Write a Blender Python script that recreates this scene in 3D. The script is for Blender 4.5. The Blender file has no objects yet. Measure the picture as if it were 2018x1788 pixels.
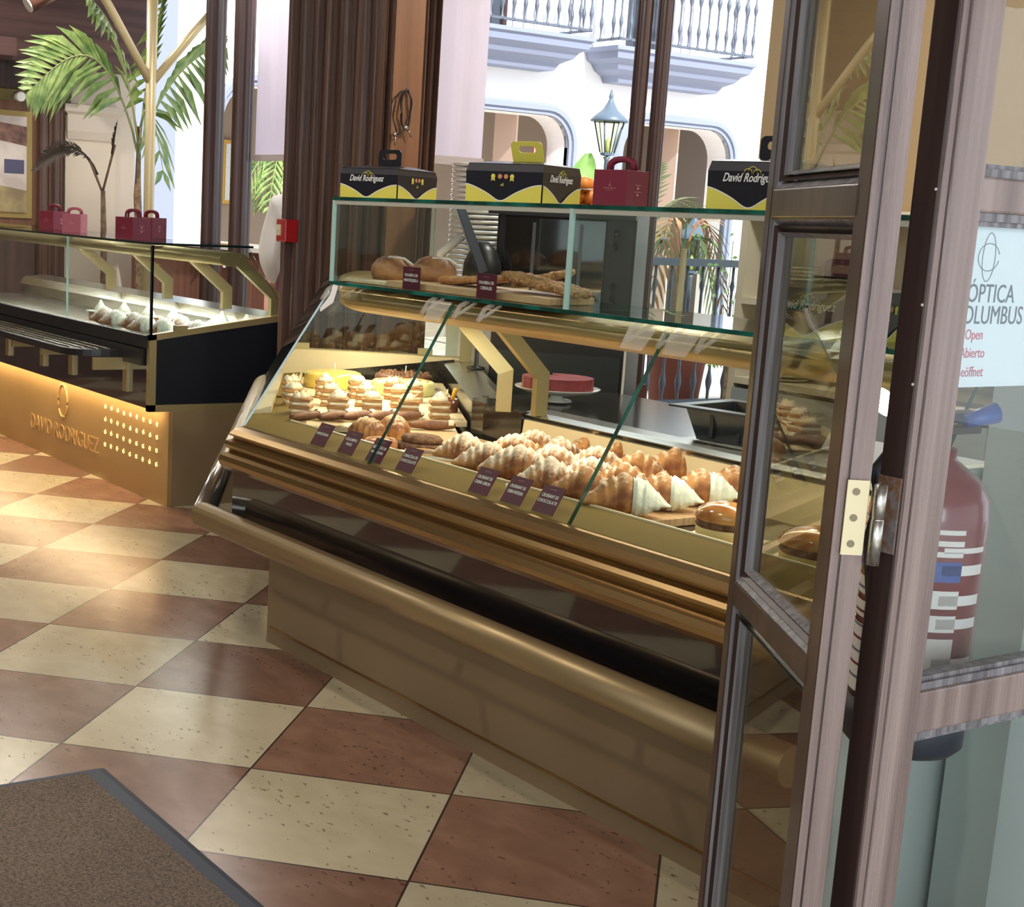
import bpy, bmesh, math, random
from mathutils import Vector, Matrix
PI = math.pi
R = math.radians
random.seed(7)
SC = bpy.context.scene
COL = SC.collection
# ------------------------------------------------------------------ camera
cd = bpy.data.cameras.new('camera')
cam = bpy.data.objects.new('camera', cd)
COL.objects.link(cam)
SC.camera = cam
rv, uv_, fv = Vector((0.54109971, 0.83946845, 0.05003821)), Vector((-0.1891264, 0.06349723, 0.9798976)), Vector((-0.81941583, 0.53968585, -0.19312398))
cm = Matrix.Identity(4)
for i in range(3):
    cm[i][0] = rv[i]; cm[i][1] = uv_[i]; cm[i][2] = -fv[i]
cm[0][3], cm[1][3], cm[2][3] = 4.04014598, -2.24377285, 1.34020495
cam.matrix_world = cm
cd.sensor_width = 36.0
cd.lens = 2962.062 / 2018 * 36
cd.shift_x = (1009 - 754.022) / 2018
cd.shift_y = (1011.9985 - 894) / 2018
cd.clip_start = 0.02
cd.clip_end = 200
# ------------------------------------------------------------------ view, world, sun, big lights
SC.view_settings.view_transform = 'Standard'
SC.view_settings.look = 'None'
SC.view_settings.exposure = 0.0
SC.view_settings.gamma = 1.0
SC.view_settings.use_curve_mapping = False
SC.cycles.transparent_max_bounces = 32
SC.cycles.max_bounces = 8
w = bpy.data.worlds.new('world'); SC.world = w; w.use_nodes = True
bg = w.node_tree.nodes['Background']
bg.inputs[0].default_value = (0.86, 0.92, 1.0, 1)
bg.inputs[1].default_value = 1.8
def light(name, kind, loc, energy, color=(1, 1, 1), size=1.0, size_y=None, aim=None, shape=None):
    l = bpy.data.lights.new(name, kind); l.energy = energy; l.color = color
    if kind == 'AREA':
        l.size = size
        if size_y: l.shape = 'RECTANGLE'; l.size_y = size_y
    if kind in ('POINT', 'SPOT'): l.shadow_soft_size = size
    o = bpy.data.objects.new(name, l); COL.objects.link(o); o.location = loc
    if aim is not None:
        o.rotation_euler = (Vector(aim) - Vector(loc)).to_track_quat('-Z', 'Y').to_euler()
    return o
sun = light('sun', 'SUN', (9, -1, 13), 9.0, (1, .98, .94), aim=(-9, 1.5, 0)); sun.data.angle = R(1.5)
for x_, y_, e_ in ((1.8, -2.0, 22), (.2, -1.4, 22), (-1.6, -3.0, 26), (-3.4, -1.0, 26), (-5.2, -.8, 26), (-5.4, 1.0, 30), (-3.6, 1.6, 22), (-.2, 2.0, 55), (1.5, 2.2, 36)):
    light('ceiling_light', 'AREA', (x_, y_, 3.05), e_, (1, .93, .84), .13, aim=(x_, y_, 0)).data.shape = 'DISK'
# daylight from the open street side, behind the camera
light('street_daylight', 'AREA', (8.2, -4.2, 2.2), 210, (.90, .95, 1.0), 3.2, 2.4, aim=(2.6, -.6, 1.0))

# ------------------------------------------------------------------ materials
MATS = {}
def lin(c):
    return tuple(((x / 255) / 12.92 if x / 255 <= .04045 else (((x / 255) + .055) / 1.055) ** 2.4) for x in c) + (1,)
def mat(name, rgb, rough=.5, metal=0., spec=None, coat=0., noise=None, stretch=(1, 1, 1), rgb2=None, bump=0., bscale=40., emit=None, estr=0., trans=0., sss=0., alpha=1., ramp=(.35, .65), detail=4):
    if name in MATS: return MATS[name]
    m = bpy.data.materials.new(name); m.use_nodes = True
    nt = m.node_tree; b = nt.nodes['Principled BSDF']
    b.inputs['Base Color'].default_value = lin(rgb)
    b.inputs['Roughness'].default_value = rough
    b.inputs['Metallic'].default_value = metal
    if spec is not None: b.inputs['Specular IOR Level'].default_value = spec
    if coat: b.inputs['Coat Weight'].default_value = coat; b.inputs['Coat Roughness'].default_value = .08
    if sss: b.inputs['Subsurface Weight'].default_value = sss; b.inputs['Subsurface Radius'].default_value = (.01, .006, .003)
    if trans: b.inputs['Transmission Weight'].default_value = trans
    if alpha < 1: b.inputs['Alpha'].default_value = alpha
    if emit: b.inputs['Emission Color'].default_value = lin(emit); b.inputs['Emission Strength'].default_value = estr
    if noise or bump:
        tc = nt.nodes.new('ShaderNodeTexCoord'); mp = nt.nodes.new('ShaderNodeMapping'); mp.inputs['Scale'].default_value = stretch
        nt.links.new(tc.outputs['Object'], mp.inputs['Vector'])
    if noise:
        n = nt.nodes.new('ShaderNodeTexNoise'); n.inputs['Scale'].default_value = noise; n.inputs['Detail'].default_value = detail
        nt.links.new(mp.outputs[0], n.inputs['Vector'])
        r = nt.nodes.new('ShaderNodeValToRGB'); r.color_ramp.elements[0].position, r.color_ramp.elements[1].position = ramp
        r.color_ramp.elements[0].color = lin(rgb); r.color_ramp.elements[1].color = lin(rgb2 or tuple(min(255, int(c * 1.25)) for c in rgb))
        nt.links.new(n.outputs['Fac'], r.inputs[0]); nt.links.new(r.outputs[0], b.inputs['Base Color'])
    if bump:
        n2 = nt.nodes.new('ShaderNodeTexNoise'); n2.inputs['Scale'].default_value = bscale; n2.inputs['Detail'].default_value = 3
        nt.links.new(mp.outputs[0], n2.inputs['Vector'])
        bp = nt.nodes.new('ShaderNodeBump'); bp.inputs['Strength'].default_value = bump; bp.inputs['Distance'].default_value = .01
        nt.links.new(n2.outputs['Fac'], bp.inputs['Height']); nt.links.new(bp.outputs[0], b.inputs['Normal'])
    MATS[name] = m
    return m
def glassmat(name, tint=(255, 255, 255), f0=.04, rough=0.0):
    """thin clear sheet: see-through with a mirror image that grows at grazing angles"""
    m = bpy.data.materials.new(name); m.use_nodes = True; nt = m.node_tree; nt.nodes.clear()
    o = nt.nodes.new('ShaderNodeOutputMaterial'); mx = nt.nodes.new('ShaderNodeMixShader'); lw = nt.nodes.new('ShaderNodeLayerWeight'); lw.inputs[0].default_value = .5
    p = nt.nodes.new('ShaderNodeMath'); p.operation = 'POWER'; p.inputs[1].default_value = 5; nt.links.new(lw.outputs['Facing'], p.inputs[0])
    q = nt.nodes.new('ShaderNodeMath'); q.operation = 'MULTIPLY_ADD'; q.inputs[1].default_value = 1 - f0; q.inputs[2].default_value = f0; nt.links.new(p.outputs[0], q.inputs[0])
    t = nt.nodes.new('ShaderNodeBsdfTransparent'); t.inputs[0].default_value = lin(tint)
    g = nt.nodes.new('ShaderNodeBsdfGlossy'); g.inputs['Roughness'].default_value = rough
    nt.links.new(q.outputs[0], mx.inputs[0]); nt.links.new(t.outputs[0], mx.inputs[1]); nt.links.new(g.outputs[0], mx.inputs[2]); nt.links.new(mx.outputs[0], o.inputs[0])
    MATS[name] = m
    return m
def dusted(name, base, dark, top, amount=.5, rough=.6):
    """baked dough; icing sugar lies where the surface faces up"""
    m = bpy.data.materials.new(name); m.use_nodes = True; nt = m.node_tree; b = nt.nodes['Principled BSDF']
    b.inputs['Roughness'].default_value = rough
    tc = nt.nodes.new('ShaderNodeTexCoord'); n = nt.nodes.new('ShaderNodeTexNoise'); n.inputs['Scale'].default_value = 28; n.inputs['Detail'].default_value = 5
    nt.links.new(tc.outputs['Object'], n.inputs['Vector'])
    r = nt.nodes.new('ShaderNodeValToRGB'); r.color_ramp.elements[0].position = .38; r.color_ramp.elements[1].position = .62
    r.color_ramp.elements[0].color = lin(dark); r.color_ramp.elements[1].color = lin(base); nt.links.new(n.outputs['Fac'], r.inputs[0])
    sx = nt.nodes.new('ShaderNodeSeparateXYZ'); nt.links.new(tc.outputs['Normal'], sx.inputs[0])
    n2 = nt.nodes.new('ShaderNodeTexNoise'); n2.inputs['Scale'].default_value = 90; n2.inputs['Detail'].default_value = 4; nt.links.new(tc.outputs['Object'], n2.inputs['Vector'])
    ma = nt.nodes.new('ShaderNodeMath'); ma.operation = 'MULTIPLY_ADD'; ma.inputs[1].default_value = 1.1; ma.inputs[2].default_value = -.95 + amount * .5
    nt.links.new(n2.outputs['Fac'], ma.inputs[0])
    mb = nt.nodes.new('ShaderNodeMath'); mb.operation = 'MULTIPLY_ADD'; mb.inputs[1].default_value = .75
    nt.links.new(sx.outputs['Z'], mb.inputs[0]); nt.links.new(ma.outputs[0], mb.inputs[2])
    mc = nt.nodes.new('ShaderNodeMath'); mc.operation = 'MULTIPLY'; mc.inputs[1].default_value = 2.2; mc.use_clamp = True; nt.links.new(mb.outputs[0], mc.inputs[0])
    mx = nt.nodes.new('ShaderNodeMix'); mx.data_type = 'RGBA'; nt.links.new(mc.outputs[0], mx.inputs[0]); nt.links.new(r.outputs[0], mx.inputs[6]); mx.inputs[7].default_value = lin(top)
    nt.links.new(mx.outputs[2], b.inputs['Base Color'])
    bp = nt.nodes.new('ShaderNodeBump'); bp.inputs['Strength'].default_value = .5; bp.inputs['Distance'].default_value = .004
    nt.links.new(n.outputs['Fac'], bp.inputs['Height']); nt.links.new(bp.outputs[0], b.inputs['Normal'])
    MATS[name] = m
    return m
def floor_mat():
    m = bpy.data.materials.new('marble_tiles'); m.use_nodes = True; nt = m.node_tree; b = nt.nodes['Principled BSDF']; N = nt.nodes.new; L = nt.links.new
    tc = N('ShaderNodeTexCoord'); mp = N('ShaderNodeMapping'); mp.vector_type = 'TEXTURE'
    mp.inputs['Location'].default_value = (0.60716563, -0.91599993, 0); mp.inputs['Rotation'].default_value = (0, 0, R(44.421)); mp.inputs['Scale'].default_value = (.5, .5, .5)
    L(tc.outputs['Object'], mp.inputs[0]); s = N('ShaderNodeSeparateXYZ'); L(mp.outputs[0], s.inputs[0])
    def M(op, a, bb=None, c=None):
        n = N('ShaderNodeMath'); n.operation = op
        for i, v in enumerate((a, bb, c)):
            if v is None: continue
            if isinstance(v, (int, float)): n.inputs[i].default_value = v
            else: L(v, n.inputs[i])
        return n.outputs[0]
    fx, fy = M('FLOOR', s.outputs[0]), M('FLOOR', s.outputs[1])
    par = M('ABSOLUTE', M('MODULO', M('ADD', fx, fy), 2.0))
    ex = M('ABSOLUTE', M('SUBTRACT', M('FRACT', s.outputs[0]), .5)); ey = M('ABSOLUTE', M('SUBTRACT', M('FRACT', s.outputs[1]), .5))
    grout = M('GREATER_THAN', M('MAXIMUM', ex, ey), .4945)
    nz = N('ShaderNodeTexNoise'); nz.inputs['Scale'].default_value = 6.0; nz.inputs['Detail'].default_value = 4; nz.inputs['Distortion'].default_value = .4
    mpp = N('ShaderNodeMapping'); mpp.inputs['Scale'].default_value = (1, 1.8, 1); mpp.inputs['Rotation'].default_value = (0, 0, .5)
    L(tc.outputs['Object'], mpp.inputs[0])
    off = N('ShaderNodeVectorMath'); off.operation = 'ADD'; cmb = N('ShaderNodeCombineXYZ'); L(M('MULTIPLY', fx, 7.3), cmb.inputs[0]); L(M('MULTIPLY', fy, 3.7), cmb.inputs[1])
    L(mpp.outputs[0], off.inputs[0]); L(cmb.outputs[0], off.inputs[1]); L(off.outputs[0], nz.inputs['Vector'])
    def ramp(f, stops):
        r = N('ShaderNodeValToRGB'); e = r.color_ramp.elements
        while len(e) < len(stops): e.new(.5)
        for i, (p, c) in enumerate(stops): e[i].position = p; e[i].color = lin(c)
        L(f, r.inputs[0]); return r.outputs[0]
    red = ramp(nz.outputs['Fac'], [(.2, (120, 88, 72)), (.5, (136, 101, 82)), (.8, (152, 118, 97))])
    cre = ramp(nz.outputs['Fac'], [(.2, (186, 172, 142)), (.5, (198, 185, 153)), (.8, (209, 197, 166))])
    wn = N('ShaderNodeTexWhiteNoise'); wn.noise_dimensions = '2D'; c2 = N('ShaderNodeCombineXYZ'); L(fx, c2.inputs[0]); L(fy, c2.inputs[1]); L(c2.outputs[0], wn.inputs['Vector'])
    mix = N('ShaderNodeMix'); mix.data_type = 'RGBA'; L(par, mix.inputs[0]); L(cre, mix.inputs[6]); L(red, mix.inputs[7])
    hv = N('ShaderNodeHueSaturation'); L(mix.outputs[2], hv.inputs['Color']); L(M('MULTIPLY_ADD', wn.outputs[0], .35, .82), hv.inputs['Value'])
    # pits in the stone
    pn = N('ShaderNodeTexNoise'); pn.inputs['Scale'].default_value = 34; pn.inputs['Detail'].default_value = 5; L(mpp.outputs[0], pn.inputs['Vector'])
    pl = N('ShaderNodeTexNoise'); pl.inputs['Scale'].default_value = 2.2; L(off.outputs[0], pl.inputs['Vector'])
    pit = M('MULTIPLY', M('GREATER_THAN', M('ADD', pn.outputs['Fac'], M('MULTIPLY', pl.outputs['Fac'], .22)), .775), .6)
    mp2 = N('ShaderNodeMix'); mp2.data_type = 'RGBA'; L(pit, mp2.inputs[0]); L(hv.outputs[0], mp2.inputs[6]); mp2.inputs[7].default_value = lin((52, 40, 34))
    mg = N('ShaderNodeMix'); mg.data_type = 'RGBA'; L(grout, mg.inputs[0]); L(mp2.outputs[2], mg.inputs[6]); mg.inputs[7].default_value = lin((62, 50, 42))
    L(mg.outputs[2], b.inputs['Base Color'])
    b.inputs['Roughness'].default_value = .24
    bp = N('ShaderNodeBump'); bp.inputs['Strength'].default_value = .25; bp.inputs['Distance'].default_value = .003; bp.invert = True
    L(M('ADD', grout, pit), bp.inputs['Height']); L(bp.outputs[0], b.inputs['Normal'])
    return m
FLOOR = floor_mat()
GLASS = glassmat('clear_glass', (247, 251, 249)); GLASSC = glassmat('right_door_glass', (248, 251, 251), .05); GLASSD = glassmat('door_glass', (232, 230, 218), .10)
ACRYL = mat('clear_acrylic', (226, 222, 206), .2, alpha=.26)
EDGE = mat('green_glass_edge', (16, 62, 52), .08, coat=.6, noise=9, rgb2=(30, 120, 104), ramp=(.45, .75))
EDGEW = mat('pale_glass_edge', (170, 205, 196), .15)
DUST = dusted('sugared_croissant', (200, 148, 92), (136, 84, 46), (244, 232, 212), .30)
DUSTL = dusted('lightly_sugared_croissant', (196, 138, 78), (132, 78, 40), (240, 222, 190), -.15)
BAKED = mat('baked_dough', (196, 140, 78), .35, noise=22, rgb2=(232, 190, 126), bump=.3)
SEED = mat('seeded_dough', (150, 98, 52), .7, noise=110, rgb2=(214, 164, 104), bump=.9, bscale=150)
CHOC = mat('chocolate', (84, 52, 38), .45, noise=30, rgb2=(110, 72, 52), bump=.3)
COCOA = mat('cocoa_crumb', (92, 62, 44), .8, noise=60, rgb2=(140, 104, 76), bump=.8, bscale=90)
CREAM = mat('whipped_cream', (246, 234, 206), .5, sss=.2, bump=.5, bscale=60)
ICING = mat('white_cream', (236, 240, 222), .45, bump=.5, bscale=70)
PUFF = mat('puff_pastry_layers', (132, 88, 50), .7, noise=30, stretch=(1, 1, 12), rgb2=(196, 150, 98), bump=.5)
YCAKE = mat('yellow_glaze', (232, 196, 84), .25, coat=.5, noise=8, rgb2=(244, 214, 110))
GCAKE = mat('pistachio_cream', (206, 206, 140), .4, noise=40, rgb2=(228, 222, 160))
RCAKE = mat('red_velvet', (128, 44, 52), .6, noise=20, rgb2=(150, 60, 66))
BOARD = mat('wooden_board', (186, 148, 108), .5, noise=8, stretch=(1, 14, 1), rgb2=(214, 180, 138))
BOARDP = mat('pale_board', (214, 196, 160), .5, noise=6, stretch=(14, 1, 1), rgb2=(226, 210, 178))
PAPER = mat('baking_paper', (226, 214, 182), .6)
GOLD = mat('anodised_gold', (176, 152, 104), .42, .55, noise=3, stretch=(.4, 12, 12), rgb2=(190, 166, 116))
GOLDB = mat('gold_painted_panel', (134, 114, 84), .5, .15, noise=2.5, rgb2=(142, 121, 90))
GOLDL = mat('gold_satin_panel', (170, 140, 92), .42, .3, noise=2.5, rgb2=(178, 147, 98))
GOLDM = mat('champagne_metal', (176, 160, 116), .38, .6)
BRONZE = mat('bronze_rail', (172, 142, 94), .26, .9)
RAIL = mat('rail_metal', (158, 136, 96), .40, .6)
STEEL = mat('brushed_steel', (170, 168, 158), .25, .95, noise=5, stretch=(1, 30, 30), rgb2=(200, 198, 188))
CREAMP = mat('cream_panel', (222, 208, 172), .45)
CREAMW = mat('pale_green_panel', (200, 200, 172), .5)
BGLOSS = mat('black_gloss_panel', (14, 15, 20), .035, spec=.9, coat=1.0)
BLACK = mat('black_plastic', (24, 25, 28), .4)
GRAN = mat('black_granite', (30, 30, 28), .12, noise=120, rgb2=(62, 60, 54), ramp=(.5, .8))
WARM = mat('warm_lamp_strip', (255, 230, 170), emit=(255, 218, 150), estr=9)
MAROON = mat('maroon_card', (120, 34, 54), .5)
MAROOND = mat('maroon_sign', (92, 34, 52), .4)
WHITE = mat('white_print', (236, 232, 226), .5)
PINKW = mat('rose_print', (206, 150, 150), .5)
YEL = mat('yellow_card', (226, 214, 92), .45)
CARD = mat('black_card', (24, 26, 34), .4, coat=.3)
CARDB = mat('kraft_card', (176, 158, 92), .6)
WOOD = mat('dark_stained_wood', (56, 38, 33), .36, noise=2.2, stretch=(12, 12, .3), rgb2=(116, 82, 62), bump=.25, bscale=30, ramp=(.3, .72), coat=.15)
WOODP = mat('brown_panel_wood', (98, 64, 44), .4, noise=2.0, stretch=(7, 7, .3), rgb2=(136, 94, 64), bump=.15, bscale=20, ramp=(.3, .75))
WOODD = mat('dark_post_wood', (44, 27, 26), .35, noise=2, stretch=(12, 12, .3), rgb2=(70, 46, 42))
DOORW = mat('weathered_door_wood', (104, 86, 80), .38, noise=1.8, stretch=(22, 22, .5), rgb2=(172, 152, 144), bump=.35, bscale=24, ramp=(.25, .78), coat=.2)
DOORD = mat('door_wood_dark', (48, 34, 30), .32, noise=1.6, stretch=(20, 20, .5), rgb2=(70, 53, 47), coat=.2)
DOORG = mat('worn_glazing_bead', (88, 84, 86), .35, noise=4, stretch=(24, 24, .8), rgb2=(160, 158, 160), ramp=(.3, .8))
WALLW = mat('white_render_wall', (236, 236, 236), .8)
TRIMB = mat('blue_grey_stone_trim', (122, 130, 152), .7)
WALLT = mat('tan_wall', (150, 128, 94), .8)
WALLG = mat('pale_teal_wall', (172, 184, 178), .55)
WALLY = mat('ochre_wall', (168, 152, 100), .8)
WALLB = mat('beige_inner_wall', (150, 136, 122), .8)
PLAST = mat('cream_plaster', (206, 192, 176), .8)
FABRIC = mat('roller_blind_cloth', (226, 220, 230), .85)
def _tl(m):
    nt = m.node_tree; b = nt.nodes['Principled BSDF']; o = nt.nodes['Material Output']; t = nt.nodes.new('ShaderNodeBsdfTranslucent'); t.inputs[0].default_value = lin((236, 230, 240))
    x = nt.nodes.new('ShaderNodeMixShader'); x.inputs[0].default_value = .55; nt.links.new(b.outputs[0], x.inputs[1]); nt.links.new(t.outputs[0], x.inputs[2]); nt.links.new(x.outputs[0], o.inputs[0])
_tl(FABRIC)
CEIL = mat('dark_wood_ceiling', (92, 70, 58), .6, noise=2, stretch=(.6, 8, 1), rgb2=(120, 94, 78))
IRON = mat('grey_painted_iron', (90, 97, 110), .45, .3)
LEAF = mat('palm_leaf', (88, 118, 60), .45, noise=14, rgb2=(136, 158, 90))
LEAFD = mat('dark_dry_leaf', (54, 44, 34), .7)
LEAFB = mat('banana_leaf', (130, 176, 96), .4, noise=10, rgb2=(160, 200, 120))
TRUNK = mat('palm_trunk', (130, 104, 78), .8, noise=30, rgb2=(176, 150, 116), bump=.6)
TERRA = mat('terracotta', (150, 84, 70), .7)
RED = mat('red_plastic', (176, 28, 34), .35)
REDX = mat('extinguisher_red', (120, 24, 36), .3, coat=.5)
BLUE = mat('blue_plastic', (34, 78, 160), .4)
CERAM = mat('white_ceramic', (232, 230, 224), .2, coat=.4)
SHIRT = mat('white_shirt_cloth', (226, 222, 220), .85, bump=.3, bscale=18)
MATC = mat('brown_mat_pile', (96, 82, 70), .95, noise=160, rgb2=(146, 128, 112), bump=1.0, bscale=260)
RUBR = mat('grey_rubber_edge', (70, 76, 88), .6)
SKIN = mat('skin', (196, 146, 120), .55, sss=.1)
HAIR = mat('dark_hair', (42, 30, 24), .6)
# ------------------------------------------------------------------ mesh helpers
class MB:
    def __init__(s): s.v = []; s.f = []; s.m = []; s.cur = 0; s.sm = False; s.fs = []
    def mi(s, i): s.cur = i; return s
    def add(s, vs, fs, smooth=False):
        o = len(s.v); s.v += [Vector(x) for x in vs]
        for f in fs: s.f.append([o + i for i in f]); s.m.append(s.cur); s.fs.append(smooth)
        return s
    def box(s, c, d, rz=0., rot=None):
        x, y, z = d[0] / 2, d[1] / 2, d[2] / 2
        vs = [Vector((a, b, cc)) for cc in (-z, z) for b in (-y, y) for a in (-x, x)]
        M = rot if rot is not None else Matrix.Rotation(rz, 3, 'Z')
        vs = [M @ v + Vector(c) for v in vs]
        return s.add(vs, [(0, 2, 3, 1), (4, 5, 7, 6), (0, 1, 5, 4), (2, 6, 7, 3), (0, 4, 6, 2), (1, 3, 7, 5)])
    def bb(s, a, b):
        return s.box([(a[i] + b[i]) / 2 for i in range(3)], [abs(b[i] - a[i]) for i in range(3)])
    def loft(s, rings, close=True, caps=True, smooth=False):
        n = len(rings[0]); o = len(s.v)
        for r in rings: s.v += [Vector(p) for p in r]
        k = n if close else n - 1
        for i in range(len(rings) - 1):
            for j in range(k):
                a, b = o + i * n + j, o + i * n + (j + 1) % n
                s.f.append([a, b, b + n, a + n]); s.m.append(s.cur); s.fs.append(smooth)
        if caps and close:
            s.f.append([o + j for j in range(n)][::-1]); s.m.append(s.cur); s.fs.append(False)
            e = o + (len(rings) - 1) * n
            s.f.append([e + j for j in range(n)]); s.m.append(s.cur); s.fs.append(False)
        return s
    def prism(s, poly, z0, z1):
        return s.loft([[(x, y, z0) for x, y in poly], [(x, y, z1) for x, y in poly]])
    def poly3(s, pts, n):
        """planar polygon pts extruded by vector n"""
        n = Vector(n); return s.loft([[Vector(p) for p in pts], [Vector(p) + n for p in pts]])
    def tube(s, path, r, seg=10, smooth=True, rb=None, up=(0, 0, 1)):
        path = [Vector(p) for p in path]; rings = []
        for i, p in enumerate(path):
            t = (path[min(i + 1, len(path) - 1)] - path[max(i - 1, 0)]).normalized()
            a = Vector(up).cross(t)
            if a.length < 1e-3: a = Vector((1, 0, 0)).cross(t)
            a.normalize(); b = t.cross(a)
            rr = r[i] if isinstance(r, (list, tuple)) else r
            r2 = rr if rb is None else (rb[i] if isinstance(rb, (list, tuple)) else rb)
            rings.append([p + a * math.cos(2 * PI * k / seg) * rr + b * math.sin(2 * PI * k / seg) * r2 for k in range(seg)])
        return s.loft(rings, smooth=smooth)
    def lathe(s, prof, c=(0, 0, 0), seg=20, smooth=True, sx=1, sy=1):
        rings = [[(c[0] + r * sx * math.cos(2 * PI * k / seg), c[1] + r * sy * math.sin(2 * PI * k / seg), c[2] + z) for k in range(seg)] for r, z in prof]
        return s.loft(rings, smooth=smooth)
    def build(s, name, mats, parent=None, world=False, bevel=0., bseg=2, subd=0, **tags):
        vs = s.v
        if world and parent is not None:
            inv = (Matrix.Translation(parent.location) @ parent.rotation_euler.to_matrix().to_4x4()).inverted()
            vs = [inv @ v for v in vs]
        me = bpy.data.meshes.new(name); me.from_pydata([tuple(v) for v in vs], [], s.f)
        for mm in (mats if isinstance(mats, (list, tuple)) else [mats]): me.materials.append(mm)
        me.polygons.foreach_set('material_index', s.m); me.polygons.foreach_set('use_smooth', s.fs)
        bm = bmesh.new(); bm.from_mesh(me); bmesh.ops.recalc_face_normals(bm, faces=bm.faces); bm.to_mesh(me); bm.free()
        me.update()
        o = bpy.data.objects.new(name, me); COL.objects.link(o)
        if parent is not None: o.parent = parent
        if bevel:
            b = o.modifiers.new('b', 'BEVEL'); b.width = bevel; b.segments = bseg; b.limit_method = 'ANGLE'; b.angle_limit = R(40)
        if subd:
            b = o.modifiers.new('s', 'SUBSURF'); b.levels = b.render_levels = subd
        for k, v in tags.items(): o[k] = v
        return o
def thing(name, label, cat, loc=(0, 0, 0), rz=0., group=None):
    o = bpy.data.objects.new(name, None); COL.objects.link(o); o.location = loc; o.rotation_euler = (0, 0, rz); o.empty_display_size = .05
    o['label'] = label; o['category'] = cat
    if group: o['group'] = group
    return o
def tag(o, label, cat, group=None):
    o['label'] = label; o['category'] = cat
    if group: o['group'] = group
    return o
def struct(o): o['kind'] = 'structure'; return o
def dup(src, loc, rz=0., label=None, scale=None, group=None):
    r = src.copy(); COL.objects.link(r); r.location = loc; r.rotation_euler = (0, 0, rz)
    if label: r['label'] = label
    if group: r['group'] = group
    if scale: r.scale = (scale,) * 3 if isinstance(scale, (int, float)) else scale
    for ch in list(src.children):
        c = ch.copy(); COL.objects.link(c); c.parent = r
        for g in list(ch.children):
            d = g.copy(); COL.objects.link(d); d.parent = c
    return r
def text(name, body, size, org, right, up, m, parent=None, ext=.0006, sx=1., align='CENTER', world=False, off=0., bold=0., lsp=1.0, shear=0.):
    cu = bpy.data.curves.new(name, 'FONT'); cu.body = body; cu.size = size; cu.extrude = ext; cu.align_x = align; cu.align_y = 'CENTER'; cu.offset = bold; cu.space_line = lsp; cu.shear = shear
    cu.resolution_u = 3
    to = bpy.data.objects.new(name + '_c', cu); COL.objects.link(to)
    dg = bpy.context.evaluated_depsgraph_get(); dg.update()
    me = bpy.data.meshes.new_from_object(to.evaluated_get(dg)); COL.objects.unlink(to); bpy.data.objects.remove(to)
    rr, uu = Vector(right).normalized(), Vector(up).normalized(); nn = rr.cross(uu)
    M = Matrix.Identity(4)
    for i in range(3): M[i][0] = rr[i] * sx; M[i][1] = uu[i]; M[i][2] = nn[i]; M[i][3] = org[i] + nn[i] * off
    if world and parent is not None:
        M = (Matrix.Translation(parent.location) @ parent.rotation_euler.to_matrix().to_4x4()).inverted() @ M
    me.transform(M); me.materials.clear(); me.materials.append(m)
    o = bpy.data.objects.new(name, me); COL.objects.link(o)
    if parent is not None: o.parent = parent
    return o
# ------------------------------------------------------------------ setting: floor, ceiling, walls
struct(MB().bb((-8.9, -6, -.1), (3.2, 4.5, 0)).build('floor', FLOOR))
struct(MB().bb((3.2, -8, -.1), (12, 8, -.01)).build('ground', mat('street_paving', (150, 148, 144), .7, noise=3, rgb2=(166, 164, 160))))
struct(MB().bb((-1.2, -6, 3.1), (9, 8, 3.2)).build('ceiling', CEIL))  # carried on past the doorway, unseen, to keep the sun off the interior
struct(MB().bb((-7.0, -6, 3.1), (-1.2, 1.9, 3.2)).build('ceiling', CEIL))
struct(MB().bb((-7.0, 1.9, 3.1), (-4.0, 2.75, 3.2)).build('ceiling', CEIL))  # unseen extension, added to shade the plaster niche and palm from the sun
# right pale teal wall beside the counter end, seen through the door glass
struct(MB().bb((2.40, .12, 0), (2.52, 3.4, 3.1)).build('wall_right', WALLG))
struct(MB().bb((-1.36, 3.42, 0), (2.4, 3.54, 3.1)).build('wall_back', WALLT))
struct(MB().bb((-9.0, -4.2, 0), (3.2, -4.1, 3.1)).build('wall_front', mat('dark_front_wall', (84, 68, 58), .6)))
# entrance mat
t = thing('door_mat', 'brown pile doormat with grey rubber edge on the tiled floor', 'mat', (.815, -.887, 0), 0)
MM = MB().add([(0, 0, .001), (2.2, -.02, .001), (2.2, -2.0, .001), (0.0, -2.0, .001), (.01, -.02, .007), (2.15, -.035, .007), (2.15, -1.95, .007), (.02, -1.98, .007)], [(0, 1, 5, 4), (1, 2, 6, 5), (2, 3, 7, 6), (3, 0, 4, 7), (4, 5, 6, 7), (0, 3, 2, 1)])
MM.build('rubber_border', RUBR, t)
MB().bb((.035, -1.94, .007), (2.1, -.06, .011)).build('pile', MATC, t, kind='stuff')
# pastry crumbs paper on the floor by the rail end
# pillar with mouldings
def fluted(p0, p1, n, depth, seed):
    """profile of vertical mouldings from p0 to p1; bulges to the left-hand side of the run"""
    rnd = random.Random(seed); p0, p1 = Vector(p0), Vector(p1); d = (p1 - p0); L = d.length; d.normalize(); nn = Vector((d.y, -d.x)); out = []
    ws = [rnd.uniform(.6, 1.5) for _ in range(n)]; tot = sum(ws); a = 0
    for i, ww in enumerate(ws):
        l = ww / tot * L; base = depth * (.3 + .7 * rnd.random())
        kind = i % 3
        if kind == 0:
            for k in range(6): out.append(p0 + d * (a + l * (k + .5) / 6) + nn * (base + .45 * l * math.sin(PI * (k + .5) / 6)))
        elif kind == 1:
            out += [p0 + d * (a + l * .02) + nn * base * .2, p0 + d * (a + l * .98) + nn * base * .2]
        else:
            for k in range(5): out.append(p0 + d * (a + l * (k + .5) / 5) + nn * (base * .9 - .35 * l * math.sin(PI * (k + .5) / 5)))
        a += l
    return [(q.x, q.y) for q in out]
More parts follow.
